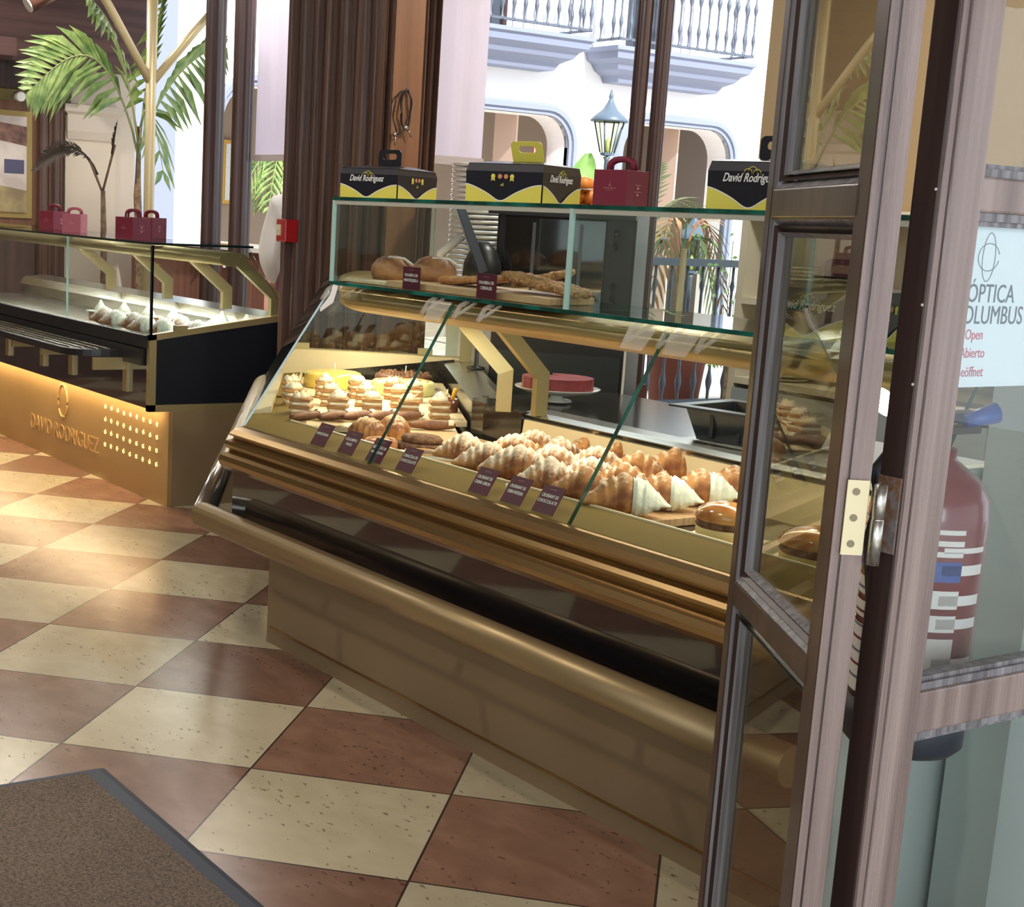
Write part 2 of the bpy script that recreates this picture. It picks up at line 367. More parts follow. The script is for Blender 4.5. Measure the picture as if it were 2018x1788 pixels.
pl = thing('wooden_pillar', 'tall dark wooden pillar with fluted mouldings behind the pastry counter', 'pillar', (-1.6, 1.3, 0))
left = fluted((-2.035, 1.17), (-1.30, 1.13), 17, .035, 3)
P = [(-2.035, 1.55)] + left + [(-1.285, 1.155), (-1.285, 1.405), (-1.6, 1.55)]
MB().prism(P, 0, 3.1).build('fluted_shaft', WOOD, pl, world=True)
m = MB(); m.prism([(-1.285, 1.20), (-1.275, 1.20), (-1.275, 1.345), (-1.285, 1.345)], 0, 3.1)
m.build('flat_panel', WOODP, pl, world=True)
m = MB()
for (y0, y1, h) in ((1.125, 1.142, .045), (1.145, 1.158, .03), (1.162, 1.178, .042), (1.182, 1.195, .02), (1.345, 1.358, .022), (1.36, 1.378, .045), (1.38, 1.39, .028), (1.392, 1.405, .05)):
    yc = (y0 + y1) / 2; r = (y1 - y0) / 2
    m.prism([(-1.29, y0)] + [(-1.285 + h * math.sin(PI * k / 6), yc - r * math.cos(PI * k / 6)) for k in range(1, 6)] + [(-1.29, y1)], 0, 3.1)
m.build('edge_moulding', WOOD, pl, world=True)
# cable loop on the pillar
t = thing('cable_loop', 'black cable tied in a loop on the pillar panel', 'cable', (-1.262, 1.25, 1.78))
m = MB()
def arc3(cy, cz, ry, rz_, a0, a1, n=18, x=0): return [(x + .004 * math.sin(i), cy + ry * math.cos(R(a0 + (a1 - a0) * i / n)), cz + rz_ * math.sin(R(a0 + (a1 - a0) * i / n))) for i in range(n + 1)]
m.tube(arc3(.012, .0, .024, .075, -75, 262, 26), .005, 6)
m.tube(arc3(-.005, -.02, .045, .09, 90, 235, 16, .004), .0035, 6)
m.tube([(.006, .014, -.075), (.006, -.01, -.095), (.006, -.035, -.11)], .0025, 6)
m.build('cable', BLACK, t)
m = MB(); m.tube([(.006, .0, -.07), (.008, .022, -.082)], .009, 8); m.tube([(.006, .022, -.08), (.006, .04, -.11)], .0035, 6); m.build('connector', STEEL, t)
m = MB(); m.tube([(.004, -.045, -.10), (.004, -.035, -.112)], .008, 8); m.tube([(.006, -.037, -.11), (.006, -.038, -.15)], .004, 6); m.build('connector', STEEL, t)
# fire alarm call point
t = thing('fire_alarm_point', 'red fire alarm call point on the left edge of the pillar', 'alarm', (-1.935, 1.105, 1.26), R(-8))
MB().bb((-.05, -.035, -.05), (.06, .03, .05)).build('housing', RED, t, bevel=.006)
MB().bb((-.035, -.04, -.022), (.012, -.033, .026)).build('glass_plate', PAPER, t)
MB().lathe([(0, 0), (.011, 0), (.011, .001), (0, .001)], (-.012, -.041, .0)).build('push_disc', WHITE, t)
# ------------------------------------------------------------------ main pastry counter (two modules mitred at 149 degrees)
UB = Vector((math.cos(R(149)), math.sin(R(149)), 0)); VB = Vector((UB.y, -UB.x, 0)); VB = Vector((.51504, .85717, 0))
XA, SB = 2.35, 1.5
def PA(x, y, z): return Vector((x, y, z))
def PB(s, t, z): return UB * s + VB * t + Vector((0, 0, z))
def MIT(y, z): return Vector((.277 * y, y, z))
case = thing('pastry_counter', 'long gold and black glass pastry display counter bent at its left corner', 'display counter', (0, 0, 0))
def sweep(name, prof, m, both=True, a1=XA, s1=SB, smooth=False, a0=None, onlyB=False, parent=None, mats=None):
    """profile [(y,z)...] swept along module A, round the mitre and along module B"""
    rings = []
    if not onlyB: rings.append([PA(a1, y, z) for y, z in prof])
    rings.append([MIT(y, z) if a0 is None else PA(a0, y, z) for y, z in prof])
    if both: rings.append([PB(s1, y, z) for y, z in prof])
    return MB().loft(rings, smooth=smooth).build(name, m, parent or case, world=True)
sweep('base_plinth', [(0, 0), (0, .41), (.62, .41), (.62, 0)], GOLDB, both=False)
# keep module B plinth dark brown metal, same paint
MB().loft([[MIT(y, z) for y, z in [(0, 0), (0, .41), (.62, .41), (.62, 0)]], [PB(SB, y, z) for y, z in [(0, 0), (0, .41), (.62, .41), (.62, 0)]]]).build('base_plinth', GOLDB, case, world=True)
MB().bb((0.02, -.004, .05), (XA, .0, .056)).build('plinth_seam', BRONZE, case)
sweep('black_front_panel', [(-.12, .40), (-.12, .565), (.6, .565), (.6, .40)], BGLOSS)
# bullnose mouldings: three bronze ribs and a gold ledge
def ribs():
    p = [(-.06, .556), (-.125, .552), (-.150, .560), (-.163, .574), (-.166, .588), (-.160, .602), (-.148, .610), (-.132, .612),
         (-.134, .620), (-.146, .626), (-.150, .636), (-.145, .646), (-.128, .650), (-.122, .652), (-.122, .658), (-.134, .662), (-.136, .668), (-.122, .680), (-.104, .688), (-.096, .690), (-.06, .690)]
    return p
sweep('bronze_moulding', ribs(), BRONZE)
sweep('front_ledge', [(-.094, .640), (-.094, .691), (.046, .7065), (.058, .7065), (.060, .640)], mat('ledge_gold', (128, 108, 62), .85, 0, spec=.15))
sweep('bright_edge_trim', [(.048, .706), (.048, .7105), (.0565, .7105), (.0565, .706)], CREAMP)
# bumper rail with return along module B
rp = [(-.208 + .036 * math.cos(a) , .413 + .040 * math.sin(a)) for a in [2 * PI * k / 16 for k in range(16)]]
sweep('bumper_rail', rp, RAIL, both=False, a1=2.32, smooth=True)
MB().loft([[MIT(y, z) for y, z in rp], [PB(SB + .1, y, z) for y, z in rp]], smooth=True).build('bumper_rail', STEEL, case, world=True)
for x in (.42, 1.07, 1.72, 2.25): MB().tube([(x, .0, .34), (x, -.11, .345), (x, -.19, .385)], [.017, .015, .013], 10).build('rail_bracket', RAIL, case)
MB().lathe([(0, 0), (.012, 0), (.012, .02), (.006, .026), (0, .026)], (2.27, -.02, .26)).build('floor_bolt', STEEL, case)
# deck and inner lining
sweep('display_deck', [(.005, .60), (.005, .662), (.60, .662), (.60, .60)], GRAN, both=False)
MB().loft([[MIT(y, z) for y, z in [(.005, .60), (.005, .662), (.64, .662), (.64, .60)]], [PB(SB, y, z) for y, z in [(.005, .60), (.005, .662), (.64, .662), (.64, .60)]]]).build('display_deck', GRAN, case)
# back ledge in steel, granite at the bend
MB().loft([[PA(XA, y, z) for y, z in [(.585, .60), (.56, .68), (.575, .77), (.565, .782), (.60, .79), (.68, .79), (.68, .60)]], [PA(.50, y, z) for y, z in [(.585, .60), (.56, .68), (.575, .77), (.565, .782), (.60, .79), (.68, .79), (.68, .60)]]]).build('back_steel_ledge', STEEL, case)
MB().loft([[PA(XA - .01, y, z) for y, z in [(.545, .662), (.558, .768), (.566, .768), (.553, .662)]], [PA(.53, y, z) for y, z in [(.545, .662), (.558, .768), (.566, .768), (.553, .662)]]]).build('cream_back_panel', CREAMP, case)
MB().prism([(.52, .555), (.52, .715), (.25, .715), (.16, .665), (.185, .617), (.30, .578)], .60, .787).build('granite_corner_block', GRAN, case)
MB().loft([[PB(s, y, z) for y, z in [(.64, .60), (.64, .762), (.625, .772), (.72, .787), (.745, .787), (.745, .60)]] for s in (.17, SB)]).build('back_steel_ledge', STEEL, case)
MB().loft([[PB(s, y, z) for y, z in [(.632, .662), (.632, .765), (.64, .765), (.64, .662)]] for s in (.17, SB)]).build('granite_back_lining', GRAN, case)
# end panel of module B: slanted front, horizontal top
ep = [(-.135, .56), (-.13, .65), (-.094, .69), (-.02, .805), (.70, .797), (.70, .40), (-.10, .40)]
MB().loft([[PB(SB, t, z) for t, z in ep], [PB(SB + .03, t, z) for t, z in ep]]).build('end_panel', GOLDM, case)
MB().loft([[PB(SB - .012, t, z) for t, z in [(-.05, .66), (-.05, .70), (.02, .80), (.69, .793), (.69, .785)]], [PB(SB - .001, t, z) for t, z in [(-.05, .66), (-.05, .70), (.02, .80), (.69, .793), (.69, .785)]]]).build('cream_end_lining', CREAMP, case)
MB().loft([[PB(SB - .016, t, z) for t, z in [(-.03, .66), (-.05, .69), (.67, .787), (.68, .66)]], [PB(SB - .011, t, z) for t, z in [(-.03, .66), (-.05, .69), (.67, .787), (.68, .66)]]]).build('granite_end_lining', GRAN, case)
for t_ in (.05, .55): MB().loft([[PB(s, t_ + dt, z) for dt, z in [(-.03, .80), (-.03, .825), (.03, .825), (.03, .80)]] for s in (SB - .01, SB + .03)]).build('glass_clamp', GOLDM, case)
# inner cream cheek at the front of module B
MB().loft([[PB(s, t, z) for t, z in [(-.085, .66), (-.088, .70), (-.02, .72), (-.02, .66)]] for s in (.25, SB)]).build('cream_cheek', CREAMP, case)
# right end panel, pale outside, and its glass
ep = [(-.135, .56), (-.13, .65), (-.094, .69), (.07, .935), (.10, .95), (.68, .945), (.68, .0), (0.0, .0), (0, .40), (-.12, .40)]
ep2 = [(-.12, .0), (-.12, .56), (-.14, .57), (-.14, .64), (-.094, .69), (.05, .92), (.09, .95), (.68, .945), (.68, 0)]
MB().loft([[(XA, y, z) for y, z in ep2], [(XA + .03, y, z) for y, z in ep2]]).build('end_panel', WALLG, case)
# front glass panes, slanted
def pane(name, corners, th, n, mat_, parent, edge=EDGE, world=False):
    n = Vector(n).normalized() * th; c = [Vector(p) for p in corners]
    m = MB(); o = [p + n for p in c]; k = len(c)
    m.mi(0).add(c + o, [tuple(range(k)), tuple(range(2 * k - 1, k - 1, -1))])
    m.mi(1).add(c + o, [(i, (i + 1) % k, (i + 1) % k + k, i + k) for i in range(k)])
    return m.build(name, [mat_, edge], parent, world=world)
yb, zb, yt, zt = -.096, .690, .152, 1.118
nA = (0, -(zt - zb), (yt - yb))
for x0, x1 in ((.698, 1.526), (1.532, XA)):
    pane('front_glass', [(x0, yb, zb), (x1, yb, zb), (x1, yt, zt), (x0, yt, zt)], -.006, nA, GLASS, case)
pane('front_glass', [tuple(MIT(yb, zb)), (.692, yb, zb), (.692, yt, zt), tuple(MIT(yt, zt))], -.006, nA, GLASS, case)
pane('front_glass', [PB(SB, yb, zb), PB(SB, yt, zt), MIT(yt, zt), MIT(yb, zb)], -.006, VB * -(zt - zb) + Vector((0, 0, yt - yb)), GLASS, case)
pane('end_glass', [PB(SB, .0, .805), PB(SB, .68, .80), PB(SB, .68, 1.10), PB(SB, .152, 1.10)], .006, UB, GLASS, case)
pane('end_glass', [(XA, .06, .945), (XA, .58, .945), (XA, .40, 1.12), (XA, .152, 1.12)], .006, (1, 0, 0), GLASS, case)
# canopy tube with lamp strip
tp = [(.30 + .115 * math.cos(a), 1.080 + .040 * math.sin(a) + .006) for a in [2 * PI * k / 20 for k in range(20)]]
sweep('canopy_tube', tp, GOLD, both=False, smooth=True, a1=XA + .02)
MB().loft([[MIT(y, z) for y, z in tp], [PB(SB, y, z) for y, z in tp]], smooth=True).build('canopy_tube', GOLD, case, world=True)
sweep('lamp_strip', [(.315, 1.044), (.315, 1.048), (.345, 1.048), (.345, 1.044)], WARM, both=False, a1=XA - .05)
MB().loft([[PB(s, t, z) for t, z in [(.315, 1.044), (.315, 1.048), (.345, 1.048), (.345, 1.044)]] for s in (.12, SB - .05)]).build('lamp_strip', WARM, case)
for nm, a, b, e, c in (('canopy_lamp', (.12, .30, 1.03), (1.2, .30, 1.03), 7.5, (1, .88, .68)), ('canopy_lamp', (1.2, .30, 1.03), (2.3, .30, 1.03), 8, (1, .95, .84))):
    light(nm, 'AREA', ((a[0] + b[0]) / 2, .29, 1.032), e * .38, c, b[0] - a[0], .05, aim=((a[0] + b[0]) / 2, .27, 0))
o = light('canopy_lamp', 'AREA', PB(.75, .31, 1.03), 9, (1, .85, .60), 1.25, .05, aim=PB(.75, .29, 0)); o.rotation_euler = (0, 0, R(149))
# support arms
def arm(top, elbow, foot, wdir, name='support_arm', wd=.045, th=.012, parent=None):
    top, elbow, foot, wdir = Vector(top), Vector(elbow), Vector(foot), Vector(wdir).normalized()
    d1 = (elbow - top).normalized(); nn = wdir.cross(d1).normalized(); n2 = wdir.cross((foot - elbow).normalized()).normalized(); nm = (nn + n2).normalized() / max(.3, (nn + n2).normalized().dot(nn))
    hw, ht = th / 2, wd / 2
    rings = [[p + wdir * a * hw + n * b * ht for a, b in ((-1, -1), (1, -1), (1, 1), (-1, 1))] for p, n in ((top, nn), (elbow, nm), (foot, n2))]
    MB().loft(rings).build(name, GOLDM, parent or case, world=True)
arm((.575, .38, 1.085), (.575, .575, .905), (.575, .575, .785), (1, 0, 0), th=.022)
arm((.36, .39, 1.085), PB(-.13, .69, .905), PB(-.13, .69, .785), UB, th=.022)
arm(PB(SB - .06, .48, 1.06), PB(SB - .06, .71, .93), PB(SB - .06, .71, .785), UB, th=.022)
arm((1.75, .38, 1.085), (1.75, .60, .905), (1.75, .60, .785), (1, 0, 0), th=.022) if False else None
# acrylic hooks that hold the panes at the seams
for x in (.06, .60, .75, .86, 1.43, 1.54, 1.66):
    m = MB(); m.tube([(x, .165, 1.13), (x + .004, .135, 1.118), (x + .006, .112, 1.085)], .0065, 6)
    m.tube([(x + .035, .165, 1.13), (x + .006, .118, 1.09)], .005, 6); m.build('acrylic_hook', ACRYL, case)
for x0 in (.62, 1.42, 1.56): MB().poly3([(x0, .140, 1.124), (x0 + .09, .140, 1.124), (x0 + .085, .105, 1.075), (x0 + .012, .105, 1.075)], (0, -.004, -.002)).build('acrylic_clip', ACRYL, case)
MB().poly3([(.075, .148, 1.132), (.10, .148, 1.130), (.125, .118, 1.08), (.085, .100, 1.05), (.07, .108, 1.06), (.092, .128, 1.10)], (0, -.003, 0)).build('paper_tape', WHITE, case)
# glass gallery on top
S0, S1, Y0, Y1 = .042, XA + .02, .150, .530
def shelfbox(z0, z1, x0=S0, x1=S1, name='glass_shelf', edges=True):
    m = MB(); m.mi(0).add([(x0, Y0, z0), (x1, Y0, z0), (x1, Y1, z0), (x0, Y1, z0), (x0, Y0, z1), (x1, Y0, z1), (x1, Y1, z1), (x0, Y1, z1)], [(0, 3, 2, 1), (4, 5, 6, 7)])
    m.mi(1).add([(x0, Y0, z0), (x1, Y0, z0), (x1, Y1, z0), (x0, Y1, z0), (x0, Y0, z1), (x1, Y0, z1), (x1, Y1, z1), (x0, Y1, z1)], [(0, 1, 5, 4), (1, 2, 6, 5), (2, 3, 7, 6), (3, 0, 4, 7)])
    return m.build(name, [GLASS, EDGE], case)
shelfbox(1.131, 1.141); shelfbox(1.384, 1.394)
pane('gallery_front_glass', [(S0, Y0 + .004, 1.141), (1.163, Y0 + .004, 1.141), (1.163, Y0 + .004, 1.384), (S0, Y0 + .004, 1.384)], .006, (0, 1, 0), GLASS, case, EDGEW)
pane('gallery_front_glass', [(1.173, Y0 + .004, 1.141), (S1, Y0 + .004, 1.141), (S1, Y0 + .004, 1.384), (1.173, Y0 + .004, 1.384)], .006, (0, 1, 0), GLASS, case, EDGEW)
for x in (S0, 1.168, S1): pane('gallery_side_glass', [(x, Y0 + .01, 1.141), (x, Y1, 1.141), (x, Y1, 1.384), (x, Y0 + .01, 1.384)], .006, (1, 0, 0), GLASS, case, EDGEW)
MB().bb((1.162, Y0, 1.141), (1.174, Y0 + .008, 1.384)).build('bright_glass_edge', EDGEW, case); MB().bb((S0, Y0, 1.141), (S0 + .01, Y0 + .01, 1.384)).build('bright_glass_edge', EDGEW, case)
MB().bb((1.172, Y1 - .012, 1.141), (1.182, Y1, 1.30)).build('rear_upright', CREAMP, case)
MB().bb((S0, Y0 + .002, 1.372), (S1, Y0 + .012, 1.384)).build('pale_glue_line', mat('pale_glue', (176, 176, 160), .5), case)

# ------------------------------------------------------------------ second counter on the left
lc = thing('pastry_counter', 'black glass pastry counter on a glowing gold base at the left', 'display counter', (-2.09, .62, 0))
XL0, XL1 = -5.6, -2.09
def wb(name, a, b, m, bevel=0): return MB().bb(a, b).build(name, m, lc, world=True, bevel=bevel)
wb('base_plinth', (XL0, .62, 0), (XL1 - .001, .64, .437), GOLDL)
wb('base_plinth', (XL0, .64, 0), (XL1, 1.16, .437), GOLDB)
wb('led_strip', (XL0 + .05, .585, .440), (XL1 - .02, .60, .446), mat('led_strip', (255, 214, 140), emit=(255, 200, 120), estr=6))
light('plinth_glow', 'AREA', (-3.85, .575, .437), 9, (1, .74, .42), 3.4, .02, aim=(-3.85, .60, 0))
light('plinth_glow', 'AREA', (-3.85, .45, .437), 6.0, (1, .74, .42), 3.4, .02, aim=(-3.85, .20, 0))
wb('black_front_panel', (XL0, .53, .448), (XL1 - .03, .57, .76), BGLOSS)
wb('black_upper_trim', (XL0, .505, .72), (XL1 - .02, .53, .775), BLACK)
MB().loft([[(x, y, z) for y, z in [(.55, .46), (.55, .755), (1.26, .855), (1.26, .46)]] for x in (XL1 - .02, XL1 - .004)]).build('side_panel', mat('matt_navy_panel', (20, 24, 34), .35), lc, world=True)
m = MB()
m.loft([[(x, y, z) for y, z in [(.52, .755), (.52, .78), (1.27, .885), (1.27, .855)]] for x in (XL1 - .03, XL1)])
m.bb((XL1 - .03, .52, .44), (XL1, .553, .78)); m.bb((XL1 - .03, .52, .437), (XL1, 1.27, .468))
m.build('side_frame', GOLDM, lc, world=True)
wb('deck', (XL0, .53, .69), (XL1 - .03, 1.25, .735), STEEL)
MB().loft([[(x, y, z) for y, z in [(1.20, .70), (1.17, .80), (1.20, .845), (1.34, .86), (1.34, .70)]] for x in (XL0, XL1)]).build('back_steel_ledge', STEEL, lc, world=True)
wb('glass_clamp', (XL1 - .02, .64, .795), (XL1 + .006, .70, .822), GOLDM); wb('glass_clamp', (XL1 - .02, 1.17, .86), (XL1 + .006, 1.24, .89), GOLDM)
pane('front_glass', [(XL0, .525, .78), (-3.105, .525, .78), (-3.105, .525, 1.17), (XL0, .525, 1.17)], .006, (0, 1, 0), GLASS, lc, EDGEW, True)
pane('front_glass', [(-3.095, .525, .78), (XL1, .525, .78), (XL1, .525, 1.17), (-3.095, .525, 1.17)], .006, (0, 1, 0), GLASS, lc, EDGEW, True)
pane('side_glass', [(XL1 - .006, .53, .79), (XL1 - .006, 1.20, .885), (XL1 - .006, 1.0, 1.17), (XL1 - .006, .53, 1.17)], .006, (1, 0, 0), GLASS, lc, EDGE, True)
wb('corner_glass_edge', (XL1 - .012, .522, .78), (XL1, .532, 1.17), mat('dark_glass_edge', (20, 34, 48), .1))
m = MB(); vs = [(XL0, .51, 1.172), (XL1 + .0, .51, 1.172), (XL1, 1.02, 1.172), (XL0, 1.02, 1.172)]; hi = [(a, b, 1.182) for a, b, c in vs]
m.mi(0).add(vs + hi, [(0, 3, 2, 1), (4, 5, 6, 7)]); m.mi(1).add(vs + hi, [(0, 1, 5, 4), (1, 2, 6, 5), (2, 3, 7, 6), (3, 0, 4, 7)])
m.build('glass_top', [GLASS, mat('dark_green_edge', (14, 40, 38), .1)], lc, world=True)
tp = [(.94 + .075 * math.cos(a), 1.118 + .033 * math.sin(a)) for a in [2 * PI * k / 20 for k in range(20)]]
MB().loft([[(x, y, z) for y, z in tp] for x in (XL0, XL1 - .03)], smooth=True).build('canopy_tube', GOLDM, lc, world=True)
wb('lamp_strip', (XL0, .955, 1.0845), (XL1 - .06, .975, 1.088), mat('white_lamp_strip', (255, 250, 235), emit=(255, 248, 230), estr=8))
light('canopy_lamp', 'AREA', (-3.5, .93, 1.076), 13, (1, .97, .90), 3.0, .05, aim=(-3.5, .86, 0))
for x in (-2.13, -2.62, -3.3, -4.06): arm((x, .96, 1.115), (x, 1.16, .955), (x, 1.16, .86), (1, 0, 0), wd=.05, th=.03, parent=lc)
# tray slide in front
cs = [(XL0, .50), (-2.38, .50)] + [(-2.38 - .16 * (1 - math.cos(a)), .50 - .22 * math.sin(a)) for a in [PI / 2 * k / 8 for k in range(1, 9)]] + [(XL0, .28)]
t = lc
MB().prism(cs, .655, .685).build('tray_slide', BLACK, t, world=True)
MB().bb((XL0, .50, .64), (XL1 - .05, .53, .715)).build('tray_slide_back', BLACK, t, world=True)
for y, xe in ((.46, -2.40), (.41, -2.42), (.36, -2.47), (.32, -2.53)):
    MB().tube([(XL0, y, .688), (xe, y, .688), (xe + .012, y, .678)], .004, 6).build('tray_bar', STEEL, t, world=True)
for x in (-3.95, -3.42, -3.02, -2.35):
    m = MB(); m.bb((x - .008, .36, .60), (x + .008, .52, .655)); m.bb((x - .025, .515, .50), (x + .025, .53, .655)); m.build('slide_bracket', GOLDM, t, world=True)
# raised emblem, lettering and punched holes of the lit base
m = MB()
for a0, a1 in ((-8, 205), (215, 290), (300, 345)):
    m.tube([(-3.378 + .052 * math.cos(R(a0 + (a1 - a0) * k / 20)) * 1.25, .617, .322 + .085 * math.sin(R(a0 + (a1 - a0) * k / 20))) for k in range(21)], .006, 6)
EMB = mat('embossed_gold', (200, 164, 108), .4, .3)
m.build('ring_emblem', EMB, lc, world=True)
text('lettering', 'DAVID RODRIGUEZ', .118, (-3.378, .619, .150), (1, 0, 0), (0, 0, 1), EMB, lc, ext=.003, sx=.92, world=True, bold=-.001)
rnd = random.Random(5)
LIT = mat('lit_perforation', (255, 230, 170), emit=(255, 214, 140), estr=1.0)
for r_ in range(4):
    for c_ in range(9):
        x = -2.815 + c_ * .0755; z = .365 - r_ * .062 + rnd.uniform(-.002, .002); q = rnd.uniform(-.6, .6)
        MB().loft([[(x + dx * math.cos(q) - dz * math.sin(q), yy, z + dx * math.sin(q) + dz * math.cos(q)) for dx, dz in ((-.010, -.004), (-.002, -.011), (.009, -.009), (.006, -.001), (.010, .010), (.001, .004), (-.007, .009))] for yy in (.6165, .6205)]).build('leaf_perforation', LIT, lc, world=True)
# ------------------------------------------------------------------ boxes
def loop_plate(m, w_, h_, hw, hh, hz, th, y=0, z0=0, r=.012):
    """upright carton handle: rounded plate with a slot"""
    def rr(cx, cz, a, b, r_):
        pts = []
        for (sx, sz, a0) in ((1, -1, -90), (1, 1, 0), (-1, 1, 90), (-1, -1, 180)):
            for k in range(5):
                an = R(a0 + 22.5 * k); pts.append((cx + sx * (a - r_) + r_ * math.cos(an), cz + sz * (b - r_) + r_ * math.sin(an)))
        return pts
    o = rr(0, z0 + h_ / 2, w_ / 2, h_ / 2, r); i = rr(0, z0 + hz, hw / 2, hh / 2, min(hw, hh) / 2 * .9); n = len(o)
    vs = [(x, yy, z) for yy in (y - th / 2, y + th / 2) for ring in (o, i) for x, z in ring]
    fs = []
    for k in range(n):
        q = (k + 1) % n
        fs += [(k, q, n + q, n + k), (2 * n + k, 3 * n + k, 3 * n + q, 2 * n + q), (k, 2 * n + k, 2 * n + q, q), (n + k, n + q, 3 * n + q, 3 * n + k)]
    return m.add(vs, fs)
def wavepts(L, z0=0, amp=1.):
    return [(L * i / 24, z0 + amp * (.030 + .014 * math.cos(2 * PI * i / 24 * .95 + .35) - .012 * math.exp(-((i / 24 - .47) / .12) ** 2))) for i in range(25)]
def cake_box(name, label, loc, rz, L, h, handle='plate', logo_first=True, lw=.0, group='cake boxes on the glass shelf', text_on=True):
    """local frame: near corner at origin, face 1 along -X (seen left), face 2 along +Y"""
    t = thing(name, label, 'cake box', loc, rz, group)
    m = MB(); q = .012
    m.mi(0).loft([[(-L, 0, 0), (0, 0, 0), (0, L, 0), (-L, L, 0)], [(-L - .002, -.002, h * .8), (.002, -.002, h * .8), (.002, L + .002, h * .8), (-L - .002, L + .002, h * .8)], [(-L + .002, .004, h), (-.002, .004, h), (-.002, L - .004, h), (-L + .002, L - .004, h)]])
    m.mi(1).loft([[(-L, .002, h), (-.0, .002, h), (-.0, L - .002, h), (-L, L - .002, h)], [(-L * .85, L * .42, h + .010), (-L * .15, L * .42, h + .010), (-L * .15, L * .58, h + .010), (-L * .85, L * .58, h + .010)]])
    crt = m.build('carton', [CARD, CARD], t)
    for face in (0, 1):
        wp = wavepts(L, 0, h / .095)
        def P3(u, z, o=.0030): return (-L + u, -o, z) if face == 0 else (o, u, z)
        a = MB(); a.loft([[P3(u, .0), P3(u, z)] for u, z in wp], close=False, caps=False); a.build('yellow_wave', YEL, crt)
        a = MB(); a.loft([[P3(u, z - .0006, .0034), P3(u, z + .0022, .0034)] for u, z in wp], close=False, caps=False); a.build('white_line', WHITE, crt)
        right = (1, 0, 0) if face == 0 else (0, 1, 0)
        first = (face == 0) == logo_first
        if first:
            org = P3(L * .46, h * .66, .0036)
            text('lettering', 'David Rodriguez', .026, org, right, (0, 0, 1), WHITE, crt, ext=.0003, sx=.62 * L / .21 * 1.15, shear=.35, bold=.0004)
            e = MB(); ax = Vector(right)
            for cx, cz, rr_ in ((L * .44, h * .80, .0095), (L * .49, h * .83, .0105), (L * .54, h * .79, .009)):
                e.tube([Vector(P3(cx + rr_ * math.cos(a_), cz - .004 + rr_ * math.sin(a_), .0038)) for a_ in [PI * (-.1 + 1.2 * k / 8) for k in range(9)]], .0009, 4)
            e.build('cloud_emblem', YEL, crt)
        else:
            for k, (cm_, fx) in enumerate(((YEL, .36), (mat('peach_print', (206, 140, 96), .5), .45), (MATS['peach_print'], .53), (YEL, .61))):
                e = MB(); o0 = Vector(P3(L * fx, h * .67, .0036)); ax = Vector(right); rr_ = .0065
                pts = [o0 + ax * rr_ * math.cos(2 * PI * j / 12) + Vector((0, 0, rr_ * math.sin(2 * PI * j / 12))) for j in range(12)]
                e.add(pts, [tuple(range(12))])
                if cm_ is YEL: e.add([o0 + ax * a_ + Vector((0, 0, b_)) for a_, b_ in ((-.005, -.004), (-.006, -.013), (0, -.009), (.006, -.013), (.005, -.004))], [(0, 1, 2), (0, 2, 4), (2, 3, 4)])
                e.build('medal', cm_, crt)
            text('small_mark', 'eS', .011, P3(L * .485, h * .46, .0036), right, (0, 0, 1), YEL, crt, ext=.0002)
    m = MB()
    if handle == 'plate': loop_plate(m, .085, .055, .052, .018, .034, .003, L * .5, h + .006); m.v = [Vector((v.x - L * .5, v.y, v.z)) for v in m.v]
    m.build('handle', CARD, t)
    return t
def lean_handle(t, L, h, inner):
    m = MB(); m.mi(0); loop_plate(m, .095, .062, .05, .02, .04, .003, 0, 0)
    M_ = Matrix.Rotation(R(25), 3, 'X'); m.v = [M_ @ v + Vector((-L * .42, L * .45, h + .006)) for v in m.v]
    for o in list(t.children):
        if o.name.startswith('handle'): bpy.data.objects.remove(o)
    m.build('handle', inner, t)
b1 = cake_box('cake_box', 'black and yellow cake box at the left end of the glass shelf, handle upright', (.167, .30, 1.394), R(202 - 180), .212, .091)
b2 = cake_box('cake_box', 'black and yellow cake box in the middle of the shelf, medals on its front', (.861, .30, 1.394), R(204.6 - 180), .2286, .103, logo_first=False)
lean_handle(b2, .2286, .103, YEL)
b3 = cake_box('cake_box', 'black and yellow cake box half hidden behind the open door leaf, on the upper shelf', (1.77, .27, 1.394), R(18), .215, .105)
b4 = cake_box('cake_box', 'black and yellow cake box inside the glass gallery behind the door pane', (2.03, .19, 1.141), R(10), .225, .10, text_on=True)
def red_box(label, loc, rz, L, h, m1=MAROON, marks=True, group='small maroon pastry boxes', W=None):
    W = W or L
    t = thing('pastry_box', label, 'pastry box', loc, rz, group)
    MB().loft([[(-L, 0, 0), (0, 0, 0), (0, W, 0), (-L, W, 0)], [(-L, 0, h), (0, 0, h), (0, W, h), (-L, W, h)]]).build('carton', m1, t, bevel=.0012); crt = t.children[0]
    m = MB()
    for yy in (W * .42, W * .56):
        m.tube([(-L * .5 + .36 * L * math.cos(a), yy + .001, h - .002 + (.30 * L) * max(0, math.sin(a)) ** .5) for a in [PI * k / 12 for k in range(13)]], .0070, 6, rb=.0012, up=(0, 1, 0))
    m.build('handle', m1, t)
    e = MB()
    for (a, b_) in ((-.004, 0), (.004, 0), (0, .006)):
        e.tube([(-L * .5 + a, -.0012, h * .55 + b_), (-L * .5 - a * .4, -.0012, h * .55 + b_ + .004)], .0005, 4)
    e.bb((-L * .68, -.0012, h * .495), (-L * .32, -.0004, h * .505)); e.bb((-L * .6, -.0012, h * .44), (-L * .4, -.0004, h * .447))
    e.bb((.0004, W * .38, h * .60), (.0012, W * .62, h * .615)); e.bb((.0004, W * .46, h * .50), (.0012, W * .54, h * .56))
    e.bb((.0004, W * .34, h * .42), (.0012, W * .66, h * .432)); e.bb((.0004, W * .46, h * .32), (.0012, W * .54, h * .38))
    e.build('emblem', PINKW, crt)
    return t
